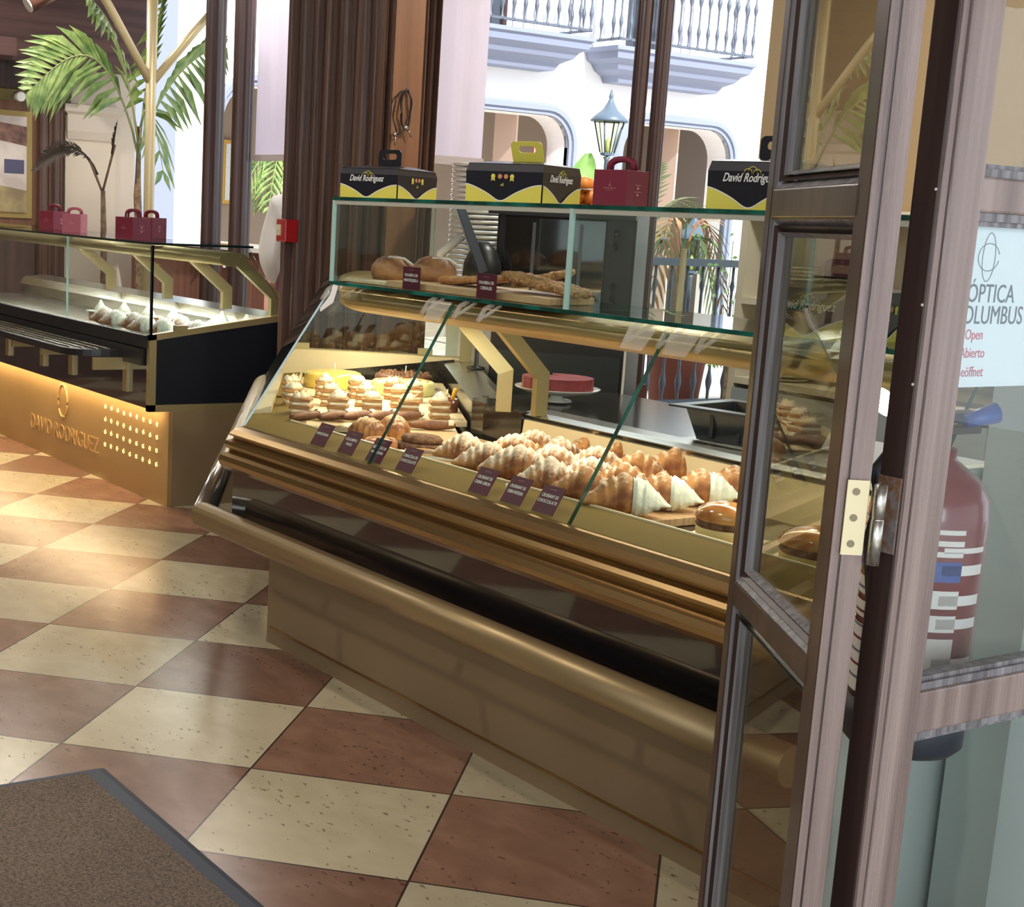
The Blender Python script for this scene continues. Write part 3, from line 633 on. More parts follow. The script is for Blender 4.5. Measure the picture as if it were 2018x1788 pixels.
red_box('small maroon pastry box with handle between the cake boxes on the shelf', (1.192, .30, 1.394), R(16), .0985, .090)
red_box('small maroon pastry box at the far right of the shelf, seen through the door gap', (2.16, .30, 1.394), R(5), .098, .085)
zt_ = 1.182
red_box('maroon pastry box farthest left on the left counter glass', (-4.02, .80, zt_), R(20), .115, .10)
red_box('faded pink pastry box standing between two maroon boxes on the left counter', (-3.47, .74, zt_), R(48), .10, .095, mat('faded_rose_card', (172, 92, 104), .55))
red_box('maroon pastry box nearest the glass corner of the left counter', (-2.53, .62, zt_), R(20), .115, .10)
red_box('maroon pastry box just behind the one at the glass corner', (-2.80, .84, zt_), R(24), .105, .10)
# ------------------------------------------------------------------ price signs
def sign(label, loc, rz, lines, w_=.062, h_=.066, tilt=0, group='maroon price signs', ts=.0115):
    t = thing('price_sign', label, 'price sign', loc, rz, group)
    Mx = Matrix.Rotation(-tilt, 3, 'X')
    m = MB(); m.bb((-w_ / 2, 0, 0), (w_ / 2, .002, h_)); m.v = [Mx @ v for v in m.v]; cardo = m.build('card', MAROOND, t)
    up = Mx @ Vector((0, 0, 1)); nn = Vector((1, 0, 0)).cross(up)
    for k, s in enumerate(lines):
        text('lettering', s, ts, up * (h_ * .52 + (len(lines) - 1 - 2 * k) * ts * .62) + nn * .0006, (1, 0, 0), up, WHITE, cardo, ext=.0002, sx=min(1.0, .85 * w_ / (len(s) * ts * .62)), bold=.0002)
    m = MB(); m.bb((-.012, -.0008, 0), (.012, 0, .0008)); m.v = [Mx @ (v + Vector((0, 0, h_ * .86))) for v in m.v]; m.build('emblem', PINKW, cardo)
    return t
SG = [(.395, ['NAPOLITANA'], 'maroon price sign reading NAPOLITANA, leftmost on the front ledge'), (.545, ['COLUMPIO', 'NUEZ'], 'maroon price sign with two short lines, second on the front ledge from the left'),
      (.690, ['BIZCOCHO DE', 'MANZANA'], 'maroon price sign touching the first glass seam on the front ledge'), (.84, ['CARACOLA DE', 'CHOCOLATE'], 'maroon price sign just right of the first glass seam'),
      (1.165, ['CROISSANT DE', 'CREMA LIMON'], 'maroon price sign reading CROISSANT, left of the three in front of the croissants'), (1.295, ['CROISSANT DE', 'CREMA PASTELERA'], 'maroon price sign reading CROISSANT, middle of the three in front of the croissants'),
      (1.415, ['CROISSANT DE', 'CHOCOLATE'], 'maroon price sign reading CROISSANT DE CHOCOLATE near the second glass seam')]
for x, l, lab in SG: sign(lab, (x, -.080, .6945), 0, l, .075, .070, tilt=R(32))
sign('maroon price sign reading PALMERA DE MANTEQUILLA behind the gallery glass', (.458, .172, 1.142), R(0), ['PALMERA DE', 'MANTEQUILLA'], .086, .064)
sign('maroon price sign reading PALMERA DE CEREALES behind the gallery glass', (.815, .172, 1.142), R(0), ['PALMERA DE', 'CEREALES'], .086, .066)
# ------------------------------------------------------------------ croissants
def croissant(name, label, group, mm, seed, L=.155, r=.034, bend=70, ridges=9, filled=None, cat='croissant'):
    rnd = random.Random(seed); m = MB(); n = 44; seg = 16; rings = []
    Rr = L / (2 * math.sin(R(bend / 2)) + 1e-6)
    for i in range(n + 1):
        u = i / n; a = R(-bend / 2 + bend * u); c = Vector((Rr * math.sin(a), Rr * (math.cos(a) - math.cos(R(bend / 2))), 0))
        ph = ((abs(u - .5) * ridges) % 1.0) ** 1.6
        prof = math.sin(PI * min(1, max(0, u * .96 + .02))) ** .95
        rr = r * 1.08 * prof * (1.07 - .20 * ph) + .002
        t_ = Vector((math.cos(a), -math.sin(a), 0)); b_ = Vector((math.sin(a), math.cos(a), 0))
        ring = []
        for k in range(seg):
            th = 2 * PI * k / seg; rad = rr * (1 + .05 * math.sin(3 * th + seed + i * .25))
            z = math.sin(th) * rad * (1.08 + .20 * math.exp(-((u - .5) / .2) ** 2))
            if z < 0: z *= .55
            ring.append(c + b_ * math.cos(th) * rad + Vector((0, 0, z + r * .52 + prof * r * .18)))
        rings.append(ring)
    m.loft(rings, smooth=True)
    zmin = min(v.z for v in m.v); m.v = [Vector((v.x, v.y, v.z - zmin)) for v in m.v]
    t = thing(name, label, cat, (0, 0, 0), 0, group)
    m.build('dough', mm, t)
    if filled == 'end':
        e = MB(); rg = []
        for i in range(26, 45):
            u = (i - 26) / 18; base = rings[i]; cc = sum(base, Vector()) / len(base); k0 = 1.0 + .16 * math.sin(PI * min(1, u * 1.05 + .06)) + .03
            rg.append([cc + (v - cc) * k0 * (1 + .035 * math.sin(5 * j + i)) + Vector((0, 0, .001)) for j, v in enumerate(base)])
        tip = rg[-1]; cc = sum(tip, Vector()) / len(tip)
        rg.append([cc + (v - cc) * .5 + Vector((.006, -.004, 0)) for v in tip])
        e.loft(rg, smooth=True); e.v = [Vector((v.x, v.y, max(.0005, v.z - zmin))) for v in e.v]
        e.build('cream_dip', ICING, t)
    if filled == 'slit':
        e = MB(); e.loft([[v + Vector((0, 0, 0)) for v in [Vector((Rr * math.sin(R(a)) , Rr * (math.cos(R(a)) - math.cos(R(bend / 2))) + dy, z)) for dy, z in ((-.036 * s_, .010), (-.040 * s_, .017), (.030 * s_, .02), (.03 * s_, .010))]] for a, s_ in ((-26, .5), (-14, .9), (0, 1.05), (14, .9), (26, .5))], smooth=True); e.build('cream_filling', CREAM, t)
    return t
c0 = croissant('croissant', 'x', 'croissants on the boards of the long counter', DUST, 1, .165, .034, 46, 9)
c1 = croissant('croissant', 'x', 'croissants on the boards of the long counter', DUST, 5, .165, .036, 44, 8, 'slit')
c2 = croissant('croissant', 'x', 'croissants on the boards of the long counter', DUSTL, 9, .165, .036, 46, 8)
c3 = croissant('croissant', 'x', 'croissants on the boards of the long counter', DUSTL, 12, .170, .036, 46, 8, 'end')
used = set()
def put(src, loc, rz, label, sc=1.0, group=None):
    if src.name not in used:
        used.add(src.name); src.location = loc; src.rotation_euler = (0, 0, rz); src.scale = (sc,) * 3; src['label'] = label
        if group: src['group'] = group
        return src
    return dup(src, loc, rz, label, sc, group)
zc = .684
CR = [  # x, y, rz, proto, scale, label
 (.765, .155, 15, c1, 1.05, 'sugared cream-filled croissant at the left front end of the croissant board'),
 (.920, .120, 25, c0, 1.10, 'sugar-dusted croissant second along the front row'),
 (1.050, .120, 18, c0, 1.25, 'largest heavily sugared croissant in the front row'),
 (1.200, .105, 28, c1, 1.10, 'sugared croissant in front of the second glass seam'),
 (1.345, .090, 8, c2, 1.10, 'golden ridged croissant left of the cream-dipped ones, under the second glass seam'),
 (1.475, .105, 30, c3, 1.15, 'croissant dipped in white cream, nearest the board corner'),
 (1.455, .245, 30, c3, 1.05, 'croissant dipped in white cream, second back from the board corner'),
 (1.445, .385, 30, c3, 1.05, 'croissant dipped in white cream, third back from the board corner'),
 (1.430, .515, 30, c3, 1.05, 'croissant dipped in white cream, farthest back beside the door frame'),
 (.760, .330, 12, c0, 1.0, 'sugared croissant in the second row behind the left front one'),
 (.700, .450, 12, c0, .98, 'sugared croissant at the far left back of the board'),
 (.870, .300, 35, c2, .9, 'small pale croissant tucked between the first and second rows'),
 (.830, .450, 50, c1, .9, 'croissant end poking up in the back row behind the sugared ones'),
 (.985, .290, 14, c0, 1.05, 'white-sugared croissant in the middle of the second row'),
 (.830, .565, 40, c2, 1.0, 'croissant leaning up at the back against the cream panel'),
 (1.010, .420, 14, c0, 1.0, 'white-sugared croissant in the third row behind the middle one'),
 (1.155, .275, 22, c0, 1.0, 'sugared croissant behind the one at the second glass seam'),
 (1.300, .250, 5, c2, 1.05, 'smooth brown croissant behind the golden ridged one'),
 (1.190, .400, 22, c2, 1.10, 'golden croissant in the second row right of the glass seam'),
 (.960, .540, 20, c2, .95, 'croissant in the last row right of the leaning one'),
 (1.190, .530, 25, c2, 1.15, 'glazed golden croissant at the back right beneath the pale panel')]
for x, y, a, pr, s, lab in CR: put(pr, (x, y + .012, zc), R(a + 24), lab, s * 1.02)
# boards in the long counter
def board(name, label, pts, z0, z1, mm, group='serving boards in the long counter'):
    c = sum((Vector((p[0], p[1], 0)) for p in pts), Vector()) / len(pts); c.z = z0
    o = MB().prism([(p[0] - c.x, p[1] - c.y) for p in pts], 0, z1 - z0).build(name, mm, None, bevel=.002); o.location = c
    tag(o, label, 'serving board', group); return o
board('serving_board', 'long wooden board under the croissants', [(.64, .065), (1.53, .065), (1.53, .52), (.64, .545)], .663, .683, BOARD)
board('serving_board', 'brown wooden board empty at the back left of the croissants', [(.12, .30), (.63, .30), (.63, .545), (.12, .545)], .663, .681, BOARD)
board('serving_board', 'small board under the round pastries at the bend', [(.20, .12), (.625, .065), (.625, .285), (.20, .285)], .663, .679, BOARDP)
def PBt(s, t): v = PB(s, t, 0); return (v.x, v.y)
board('serving_board', 'pale board under the cream slices', [PBt(.12, .02), PBt(.12, .58), PBt(1.40, .58), PBt(1.40, .0)], .663, .680, BOARDP)
board('serving_board', 'upper pale board carrying cream slices and cakes', [PBt(.24, .0), PBt(.24, .62), PBt(1.38, .62), PBt(1.38, .02)], .681, .700, BOARDP)
zb_ = .701
# ------------------------------------------------------------------ cream slices
def slice_(seed, top):
    rnd = random.Random(seed); t = thing('cream_slice', 'x', 'pastry', (0, 0, 0), 0, 'cream slices on the pale board')
    m = MB(); z = 0
    for k, (hh, j) in enumerate(((.012, .0), (.012, .003), (.011, .0))):
        w0 = .034 + rnd.uniform(-.001, .001)
        m.box((0, 0, z + hh / 2), (w0 * 2, w0 * 2, hh), rnd.uniform(-.05, .05)); z += hh + .011
    m.build('pastry_layer', PUFF, t, bevel=.002)
    m = MB(); z = .011
    for k in range(2):
        ring = lambda zz, q: [(math.cos(a) * .032 * q * (1 + .06 * math.sin(7 * a + seed)) / max(abs(math.cos(a)), abs(math.sin(a))) ** .8, math.sin(a) * .032 * q * (1 + .06 * math.cos(6 * a)) / max(abs(math.cos(a)), abs(math.sin(a))) ** .8, zz) for a in [2 * PI * i / 24 for i in range(24)]]
        m.loft([ring(z, .92), ring(z + .006, 1.04), ring(z + .013, .92)], smooth=True); z += .023
    m.build('cream_layer', CREAM, t)
    m = MB(); z = .060
    if top == 0:
        for k in range(10):
            a, rr = rnd.uniform(0, 6.28), rnd.uniform(0, .024)
            m.lathe([(0, 0), (.014, .001), (.012, .010), (.006, .018), (0, .022)], (rr * math.cos(a), rr * math.sin(a), z - .003), 10)
    else:
        m.lathe([(0, 0), (.029, .001), (.026, .010), (.017, .019), (.008, .028), (0, .033)], (0, 0, z - .003), 14)
    m.build('whipped_peak', CREAM, t)
    m = MB()
    for k in range(5):
        p = Vector((rnd.uniform(-.018, .018), rnd.uniform(-.018, .018), z + .010)); d = Vector((rnd.uniform(-1, 1), rnd.uniform(-1, 1), rnd.uniform(.2, .9))).normalized() * .020; s_ = Vector((-d.y, d.x, 0)).normalized() * .006
        m.add([p - s_, p + s_, p + d * .9 + s_ * .4, p + d - s_ * .2], [(0, 1, 2, 3)]); m.add([p - s_ + Vector((0, 0, .0012)), p + s_ + Vector((0, 0, .0012)), p + d * .9 + s_ * .4, p + d - s_ * .2], [(0, 1, 2, 3)])
    m.build('almond_flake', mat('almond', (240, 222, 178), .6), t)
    return t
sl = [slice_(1, 0), slice_(4, 1), slice_(8, 0)]
rows = [('front', [(-.136, .171), (-.110, .295), (-.085, .41), (-.005, .50), (.030, .60)], ['first from the left', 'second from the left', 'third from the left', 'just left of the first glass seam', 'just right of the first glass seam']),
        ('middle', [(-.355, .27), (-.33, .40), (-.30, .52), (-.25, .63)], ['first from the left', 'second from the left', 'third from the left', 'rightmost']),
        ('back', [(-.56, .375), (-.54, .50), (-.51, .62), (-.46, .74), (-.36, .76)], ['first from the left', 'second from the left', 'third from the left', 'fourth from the left', 'rightmost, beside the green cake'])]
k = 0
for rn, pts, pos in rows:
    for (x, y), p in zip(pts, pos):
        put(sl[k % 3], (x, y, zb_), R(59 + (k * 37 % 17) - 8), 'layered cream slice, %s row, %s' % (rn, p), 1.0); k += 1
# ------------------------------------------------------------------ whole cakes
def cake(label, loc, r_, h_, mm, topping=None, pick=True, group='whole cakes at the back of the corner board'):
    t = thing('round_cake', label, 'cake', loc, 0, group)
    MB().lathe([(0, 0), (r_ * .97, 0), (r_, .006), (r_, h_ * .8), (r_ * .96, h_ * .94), (r_ * .88, h_), (0, h_)], seg=40).build('cake_body', mm, t)
    if topping == 'swirl':
        m = MB()
        for q in (.8, .5): m.tube([(r_ * q * math.cos(a), r_ * q * math.sin(a), h_ + .0008) for a in [R(i * 12 + 40 * q) for i in range(int(26 * q))]], .0016, 5)
        m.build('sauce_swirl', mat('caramel_drizzle', (150, 96, 40), .3), t)
    if topping == 'crumb':
        rnd = random.Random(3); m = MB()
        for i in range(46):
            a, q = rnd.uniform(0, 6.28), r_ * .9 * math.sqrt(rnd.random()); m.lathe([(0, 0), (rnd.uniform(.006, .012), .001), (.005, .009), (0, .012)], (q * math.cos(a), q * math.sin(a), h_ - .002), 7, smooth=False)
        m.build('crumb_topping', COCOA, t)
    if pick: MB().tube([(.01, 0, h_), (.012, 0, h_ + .032)], .0022, 6).build('pick', WHITE, t)
    return t
cake('round cake with shiny yellow glaze at the back left of the corner board', (-.82, .70, zb_), .110, .058, YCAKE)
cake('round chocolate crumb cake at the back behind the green cake', (-.74, .97, zb_), .112, .055, CHOC, 'crumb')
cake('pale green cake with swirled top in front of the chocolate cake', (-.585, .865, zb_), .118, .050, GCAKE, 'swirl', False)
t = thing('chocolate_pot', 'small brown dessert pot with a yellow pipette beside the granite edge', 'dessert', (-.112, .735, zb_), 0)
MB().lathe([(0, 0), (.034, 0), (.035, .002), (.035, .045), (.030, .045), (.030, .04), (0, .04)], seg=28).build('pot', mat('brown_glaze', (112, 66, 48), .25, coat=.6), t)
MB().tube([(.008, .010, .038), (.016, .016, .075), (.019, .018, .082)], [.006, .0085, .004], 10).build('pipette', mat('yellow_sauce', (232, 178, 60), .2, coat=.8), t)
MB().bb((-.012, .0, .038), (-.008, .004, .075)).build('stick', CREAM, t)
# chocolate rolls in front of the slices
def roll_():
    t = thing('chocolate_roll', 'x', 'pastry', (0, 0, 0), 0, 'chocolate rolls at the front of the pale board'); m = MB(); rings = []
    for i in range(20):
        u = i / 19; rr = .019 * (math.sin(PI * (u * .94 + .03)) ** .35); rings.append([(-.085 + .17 * u, rr * math.cos(a) * 1.15, .018 + rr * math.sin(a) * .9) for a in [2 * PI * k / 14 for k in range(14)]])
    m.loft(rings, smooth=True).build('sponge', mat('dark_sponge', (104, 66, 44), .6, noise=40, rgb2=(136, 92, 62), bump=.3), t)
    e = MB(); e.loft([[(.058 + .02 * u, .017 * math.cos(a), .022 + .016 * math.sin(a)) for a in [PI * (-.05 + 1.1 * k / 10) for k in range(11)]] for u in (0, .5, 1)], smooth=True, caps=False); e.build('cream_end', CREAM, t)
    return t
rl = roll_()
for k, (x, y, a) in enumerate(((-.02, .125, 62), (.00, .215, 60), (.015, .295, 58), (.035, .375, 60), (.055, .455, 55), (.135, .50, 60))):
    put(rl, (x, y, zb_ - .02 if k == 5 else zb_), R(a + (2 if k == 5 else 48)), 'dark chocolate roll in front of the cream slices, ' + ['leftmost', 'second from the left', 'third from the left', 'fourth from the left', 'at the first glass seam', 'alone on the lower board'][k], .88)
# round pastries at the bend
def bun(name, label, loc, r_, h_, mm, rz=0, cat='pastry', stripes=True, sx=1.3):
    t = thing(name, label, cat, loc, rz, 'round pastries at the bend of the counter'); m = MB(); n = 30; rings = []
    for i in range(n + 1):
        u = i / n; q = math.sin(PI * (u * .96 + .02)) ** .6 * (1.08 - .17 * ((u * 7) % 1)); rings.append([((u - .5) * 2 * r_ * sx, r_ * q * math.cos(a), max(0, h_ * .35 + h_ * .65 * q * math.sin(a)) if math.sin(a) > -.5 else 0) for a in [2 * PI * k / 18 for k in range(18)]])
    m.loft(rings, smooth=True).build('dough', mm, t); return t
bun('filled_croissant', 'plump golden striped pastry at the bend, left of the glass seam', (.300, .150, .680), .048, .075, DUSTL, R(30))
bun('filled_croissant', 'plump golden striped pastry behind the first glass seam', (.285, .255, .680), .048, .075, DUSTL, R(-15))
t = thing('spiral_pastry', 'round pastry with dark spiral filling at the foot of the first seam', 'pastry', (.43, .115, .680), R(20), 'round pastries at the bend of the counter')
MB().lathe([(0, 0), (.045, 0), (.050, .008), (.049, .026), (.042, .032), (.036, .030), (.034, .024), (.024, .030), (.016, .026), (0, .034)], seg=30).build('dough', mat('reddish_dough', (150, 90, 58), .5, noise=40, rgb2=(196, 140, 92), bump=.4), t)
t = thing('chocolate_crumb_pastry', 'double layer chocolate crumb pastry right of the first glass seam', 'pastry', (.475, .225, .682), R(25), 'round pastries at the bend of the counter')
m = MB(); m.lathe([(0, 0), (.05, 0), (.055, .010), (.052, .020), (0, .022)], seg=24, sx=1.45); m.lathe([(0, .02), (.044, .022), (.048, .032), (.040, .042), (0, .046)], (.0, .005, 0), seg=24, sx=1.4); m.build('crumb_cake', COCOA, t)
t = thing('lace_pastry', 'flat pale lace-edged pastry in front of the chocolate one', 'pastry', (.565, .100, .680), R(35), 'round pastries at the bend of the counter')
MB().lathe([(0, 0), (.045, 0), (.052, .006), (.046, .016), (.03, .013), (0, .018)], seg=20, sx=1.5, sy=.62).build('dough', mat('lace_dough', (232, 214, 172), .6, noise=50, rgb2=(250, 240, 214), bump=.8, bscale=80), t)
t = thing('fruit_tart', 'small open tart with brown filling left of the first croissant', 'pastry', (.645, .12, .680), R(15), 'round pastries at the bend of the counter')
MB().lathe([(0, 0), (.038, 0), (.046, .028), (.042, .028), (.038, .022), (0, .022)], seg=26, sx=1.3).build('crust', BAKED, t)
MB().lathe([(0, .020), (.039, .021), (.036, .027), (0, .029)], seg=26, sx=1.3).build('filling', COCOA, t)
# breads behind the door pane
def burger(label, loc, rz, s=1.):
    t = thing('filled_bun', label, 'filled bun', loc, rz, 'filled buns at the right of the counter')
    MB().lathe([(0, 0), (.045 * s, .0), (.052 * s, .008), (.053 * s, .022), (.048 * s, .026), (0, .026)], seg=28, sx=1.25).build('bun_base', mat('pale_bun', (226, 204, 140), .5), t)
    MB().lathe([(0, .024), (.050 * s, .024), (.054 * s, .032), (.050 * s, .040), (0, .040)], seg=28, sx=1.25).build('filling', COCOA, t)
    MB().lathe([(0, .038), (.050 * s, .038), (.056 * s, .046), (.050 * s, .064), (.034 * s, .078), (.015, .084), (0, .085)], seg=28, sx=1.25).build('bun_top', mat('glazed_bun', (176, 106, 54), .18, noise=12, rgb2=(226, 172, 100), coat=.9), t)
    MB().box((0, 0, -.002), (.17 * s, .13 * s, .003)).build('paper_liner', PAPER, t); return t
burger('shiny glazed bun with dark filling beside the door edge', (1.70, .215, .672), R(20))
burger('long glazed bun seen through the door pane', (1.985, .21, .672), R(25), 1.35)
burger('small glazed bun at the back behind the door pane', (1.90, .42, .672), R(10), 1.0)
board('serving_tray', 'pale tray at the right end behind the door pane', [(1.62, .065), (2.25, .065), (2.25, .50), (1.62, .50)], .663, .668, STEEL)
# ------------------------------------------------------------------ gallery: boards, loaves, seeded cookies
board('serving_board', 'wooden board under the seeded palmiers in the glass gallery', [(.30, .19), (1.06, .19), (1.00, .39), (.30, .46)], 1.142, 1.160, BOARD, 'boards in the glass gallery')
board('serving_board', 'pale board under the loaves at the left of the glass gallery', [(.06, .20), (.28, .20), (.28, .50), (.06, .50)], 1.142, 1.152, BOARDP, 'boards in the glass gallery')
def loaf(label, loc, rz, r_=.062):
    t = thing('round_loaf', label, 'bread', loc, rz, 'loaves in the glass gallery')
    MB().lathe([(0, 0), (r_ * .9, 0), (r_, .02), (r_ * .95, .042), (r_ * .7, .062), (r_ * .35, .072), (0, .074)], seg=26, sx=1.2).build('crust', mat('brown_crust', (136, 84, 50), .5, noise=20, rgb2=(190, 138, 92), bump=.4), t)
    m = MB()
    m.tube([(.02, -.03, .068), (.05, .01, .066), (.078, .04, .04)], .004, 6); m.build('paper_strip', WHITE, t); return t
loaf('round brown loaf at the far left of the glass gallery', (.10, .34, 1.153), R(0)); loaf('round brown loaf left of the maroon sign in the glass gallery', (.30, .36, 1.161), R(10))
def palmier(label, loc, rz, tilt, s=1., mm=SEED):
    t = thing('seeded_palmier', label, 'pastry', loc, rz, 'flat palmiers in the glass gallery'); m = MB(); n = 36; rg = []
    out = []
    for k in range(n):
        a = 2 * PI * k / n; r_ = .085 * s * (1 + .14 * math.cos(2 * a)) * (1 - .22 * math.exp(-((a - PI / 2) / .35) ** 2)) * (1 + .03 * math.sin(9 * a)); out.append((r_ * math.cos(a) * 1.15, r_ * math.sin(a) * .8))
    for q, z in ((.9, 0), (1, .006), (.97, .015), (.8, .019), (.4, .017), (.05, .018)): rg.append([(x * q, y * q, z + .0015 * math.sin(11 * x * 60 + y * 90)) for x, y in out])
    m.loft(rg, smooth=True)
    Mx = Matrix.Rotation(tilt, 3, 'Y'); m.v = [Mx @ v for v in m.v]; zm = min(v.z for v in m.v); m.v = [Vector((v.x, v.y, v.z - zm)) for v in m.v]
    m.build('biscuit', mm, t); return t
PLAINB = mat('plain_palmier', (176, 116, 64), .55, noise=40, rgb2=(214, 160, 104), bump=.4)
palmier('smooth brown palmier left of the second gallery sign', (.60, .32, 1.161), R(10), R(-6), .95, PLAINB)
palmier('smooth brown palmier under the first one', (.50, .34, 1.161), R(40), R(-3), .8, PLAINB)
palmier('large seeded palmier right of the gallery sign', (.86, .30, 1.168), R(5), R(8), 1.05)
palmier('seeded palmier leaning against the large one', (.80, .38, 1.170), R(60), R(-14), .8)
palmier('seeded palmier at the upright gallery glass', (1.00, .30, 1.161), R(-10), R(6), .85)
# ------------------------------------------------------------------ pastries in the left counter
g = 'pastries in the left counter'
board('steel_tray', 'steel tray under the croissants in the left counter', [(-3.30, .58), (-2.16, .58), (-2.16, 1.12), (-3.30, 1.12)], .736, .744, STEEL, 'trays in the left counter')
LW = dusted('thick_sugar_croissant', (206, 158, 110), (150, 100, 66), (250, 246, 238), .62)
d0 = croissant('croissant', 'x', g, LW, 21, .17, .038, 60, 7); d1 = croissant('croissant', 'x', g, LW, 25, .165, .037, 60, 7, 'end')
Ls = [(-2.98, .66, 20, d0), (-2.80, .64, 25, d1), (-2.62, .66, 20, d0), (-2.46, .64, 25, d1), (-2.30, .66, 10, d1), (-2.22, .80, 30, d1), (-2.40, .80, 15, d0), (-2.56, .86, 25, d1), (-2.30, .94, 20, d1), (-2.46, 1.02, 20, d0), (-2.24, 1.08, 30, d1)]
Ln = ['front row farthest left', 'front row second from the left', 'front row third from the left', 'front row fourth from the left', 'at the glass corner', 'second row nearest the side glass', 'second row middle', 'second row farthest left', 'third row nearest the side glass', 'third row left', 'deepest beside the side glass']
for k, (x, y, a, pr) in enumerate(Ls): put(pr, (x, y, .745), R(a), 'white-sugared croissant in the left counter, ' + Ln[k], 1.05)
def peak():
    t = thing('cream_peak_pastry', 'x', 'pastry', (0, 0, 0), 0, 'cream peak pastries in the left counter')
    MB().box((0, 0, .022), (.105, .08, .044)).build('pastry_layer', PUFF, t, bevel=.004); MB().box((0, 0, .048), (.125, .095, .008)).build('icing_sheet', ICING, t, bevel=.003)
    MB().lathe([(0, .05), (.036, .052), (.030, .068), (.015, .088), (.006, .104), (0, .110)], seg=12).build('cream_peak', ICING, t); return t
pk = peak()
for k, x in enumerate((-3.38, -3.18, -2.98, -2.78, -2.58, -2.38)): put(pk, (x, .82 + .045 * k if k < 4 else 1.0 + .03 * k, .745 if k else .737), R(12), 'iced slice with white cream peak in left counter, ' + ['leftmost', 'second from the left', 'third from the left', 'fourth from the left', 'fifth from the left', 'rightmost'][k])
# ------------------------------------------------------------------ behind the counter
t = thing('back_counter', 'back worktop with black granite and white surface behind the long counter', 'worktop', (1.2, .95, 0))
MB().bb((.45, .75, .05), (2.34, 1.25, .76)).build('cabinet_body', mat('dark_cabinet', (46, 42, 44), .5), t, world=True)
MB().bb((.10, .72, .76), (1.02, 1.28, .782)).build('granite_top', GRAN, t, world=True)
MB().bb((1.021, .72, .76), (2.36, 1.28, .782)).build('white_top', mat('white_counter_top', (222, 224, 232), .2), t, world=True)
t = thing('cake_plate', 'white footed plate holding a dark red cake behind the counter', 'plate', (.31, .86, .788))
MB().lathe([(0, 0), (.05, 0), (.045, .006), (.02, .012), (.02, .02), (.10, .028), (.135, .042), (.138, .046), (.10, .036), (0, .034)], seg=36).build('plate', CERAM, t)
t = thing('red_cake', 'flat dark red cake cut open on the footed plate', 'cake', (.31, .86, .825))
m = MB(); pr = [(-.115 + .0, -.02)] + [(.115 * math.cos(a), .115 * math.sin(a)) for a in [R(-170 + 20 * k) for k in range(17)]] + [(-.02, .02)]
m.prism(pr, .0, .042); m.build('sponge', RCAKE, t, bevel=.004)
# black display fridge / oven with glass
t = thing('black_oven', 'tall black glass-fronted oven cabinet behind the glass gallery', 'oven', (-.33, 1.62, 0))
def orient(m, o, a):
    M_ = Matrix.Rotation(a, 3, 'Z'); m.v = [M_ @ v for v in m.v]; return m
t.rotation_euler = (0, 0, R(42)); t.location = (-.46, 1.48, 0)
MB().bb((-.26, 0, 0), (.27, .5, 1.41)).build('cabinet', BLACK, t, bevel=.01)
MB().bb((-.23, -.012, .93), (.16, 0, 1.37)).build('glass_door', BGLOSS, t, bevel=.004)
MB().bb((-.25, -.012, .35), (.25, 0, .86)).build('lower_panel', mat('dark_teal_panel', (40, 48, 50), .35), t)
m = MB(); m.bb((.262, -.016, .30), (.270, 0, .90)); m.build('white_edge', WHITE, t)
MB().bb((-.29, -.04, 1.375), (.27, .0, 1.40)).build('top_trim', BLACK, t)
for z in (1.30, 1.10): MB().tube([(.20, -.01, z + .03), (.20, -.045, z + .02), (.20, -.045, z - .02), (.20, -.01, z - .03)], .010, 8).build('door_hinge', BLACK, t)
for x in (-.12, .06): MB().bb((x, -.016, .95), (x + .012, -.012, 1.35)).build('door_strip', mat('grey_strip', (90, 92, 104), .4), t)
text('lettering', 'SALDO', .02, (-.05, -.0125, 1.02), (1, 0, 0), (0, 0, 1), WHITE, t) if False else None
# stack of white plates
t = None
g = 'white plates stacked behind the counter'
MB_plate = MB().lathe([(0, 0), (.07, 0), (.09, .004), (.138, .007), (.142, .010), (.141, .0198), (.136, .0198), (.09, .012), (0, .006)], seg=28)
pm = MB_plate.build('white_plate', CERAM, None); pm.location = (-1.03, 1.52, 1.02); tag(pm, 'white plate at the bottom of the tall stack behind the glass gallery', 'plate', g)
for k in range(1, 27):
    c = pm.copy(); COL.objects.link(c); c.location = (-1.03 + .002 * math.sin(k * 2.1), 1.52, 1.02 + .0205 * k)
    c['label'] = 'white plate in the tall stack behind the glass gallery'
pm['label'] = 'white plate in the tall stack behind the glass gallery'
t = thing('side_cabinet', 'low white cabinet carrying the tall stack of plates', 'cabinet', (-1.03, 1.52, 0)); t.rotation_euler = (0, 0, R(45))
MB().bb((-.11, -.11, 0), (.11, .11, 1.0)).build('body', CERAM, t); MB().bb((-.12, -.12, 1.0), (.12, .12, 1.018)).build('top', CERAM, t)
# tilted touch screen
t = thing('touch_screen', 'thin black till screen tilted on a stand behind the glass gallery', 'screen', (-.574, 1.188, .788), R(56))
m = MB(); m.loft([[(x, y, z) for x, z in ((-.120, .615), (-.090, .625), (.018, .375), (-.014, .360))] for y in (-.10, .12)]); m.build('screen', mat('blue_black_screen', (44, 48, 62), .3), t, bevel=.003)
m = MB(); m.lathe([(0, 0), (.035, 0), (.035, .008), (.008, .014), (.007, .30), (.075, .33), (.07, .40), (.05, .45), (.02, .48), (0, .48)], (-.0, .02, 0), 20); m.build('stand', BLACK, t)
MB().tube([(-.17, 0, .36), (-.16, 0, .43), (-.08, .0, .50)], .016, 8).build('white_trim', CERAM, t)
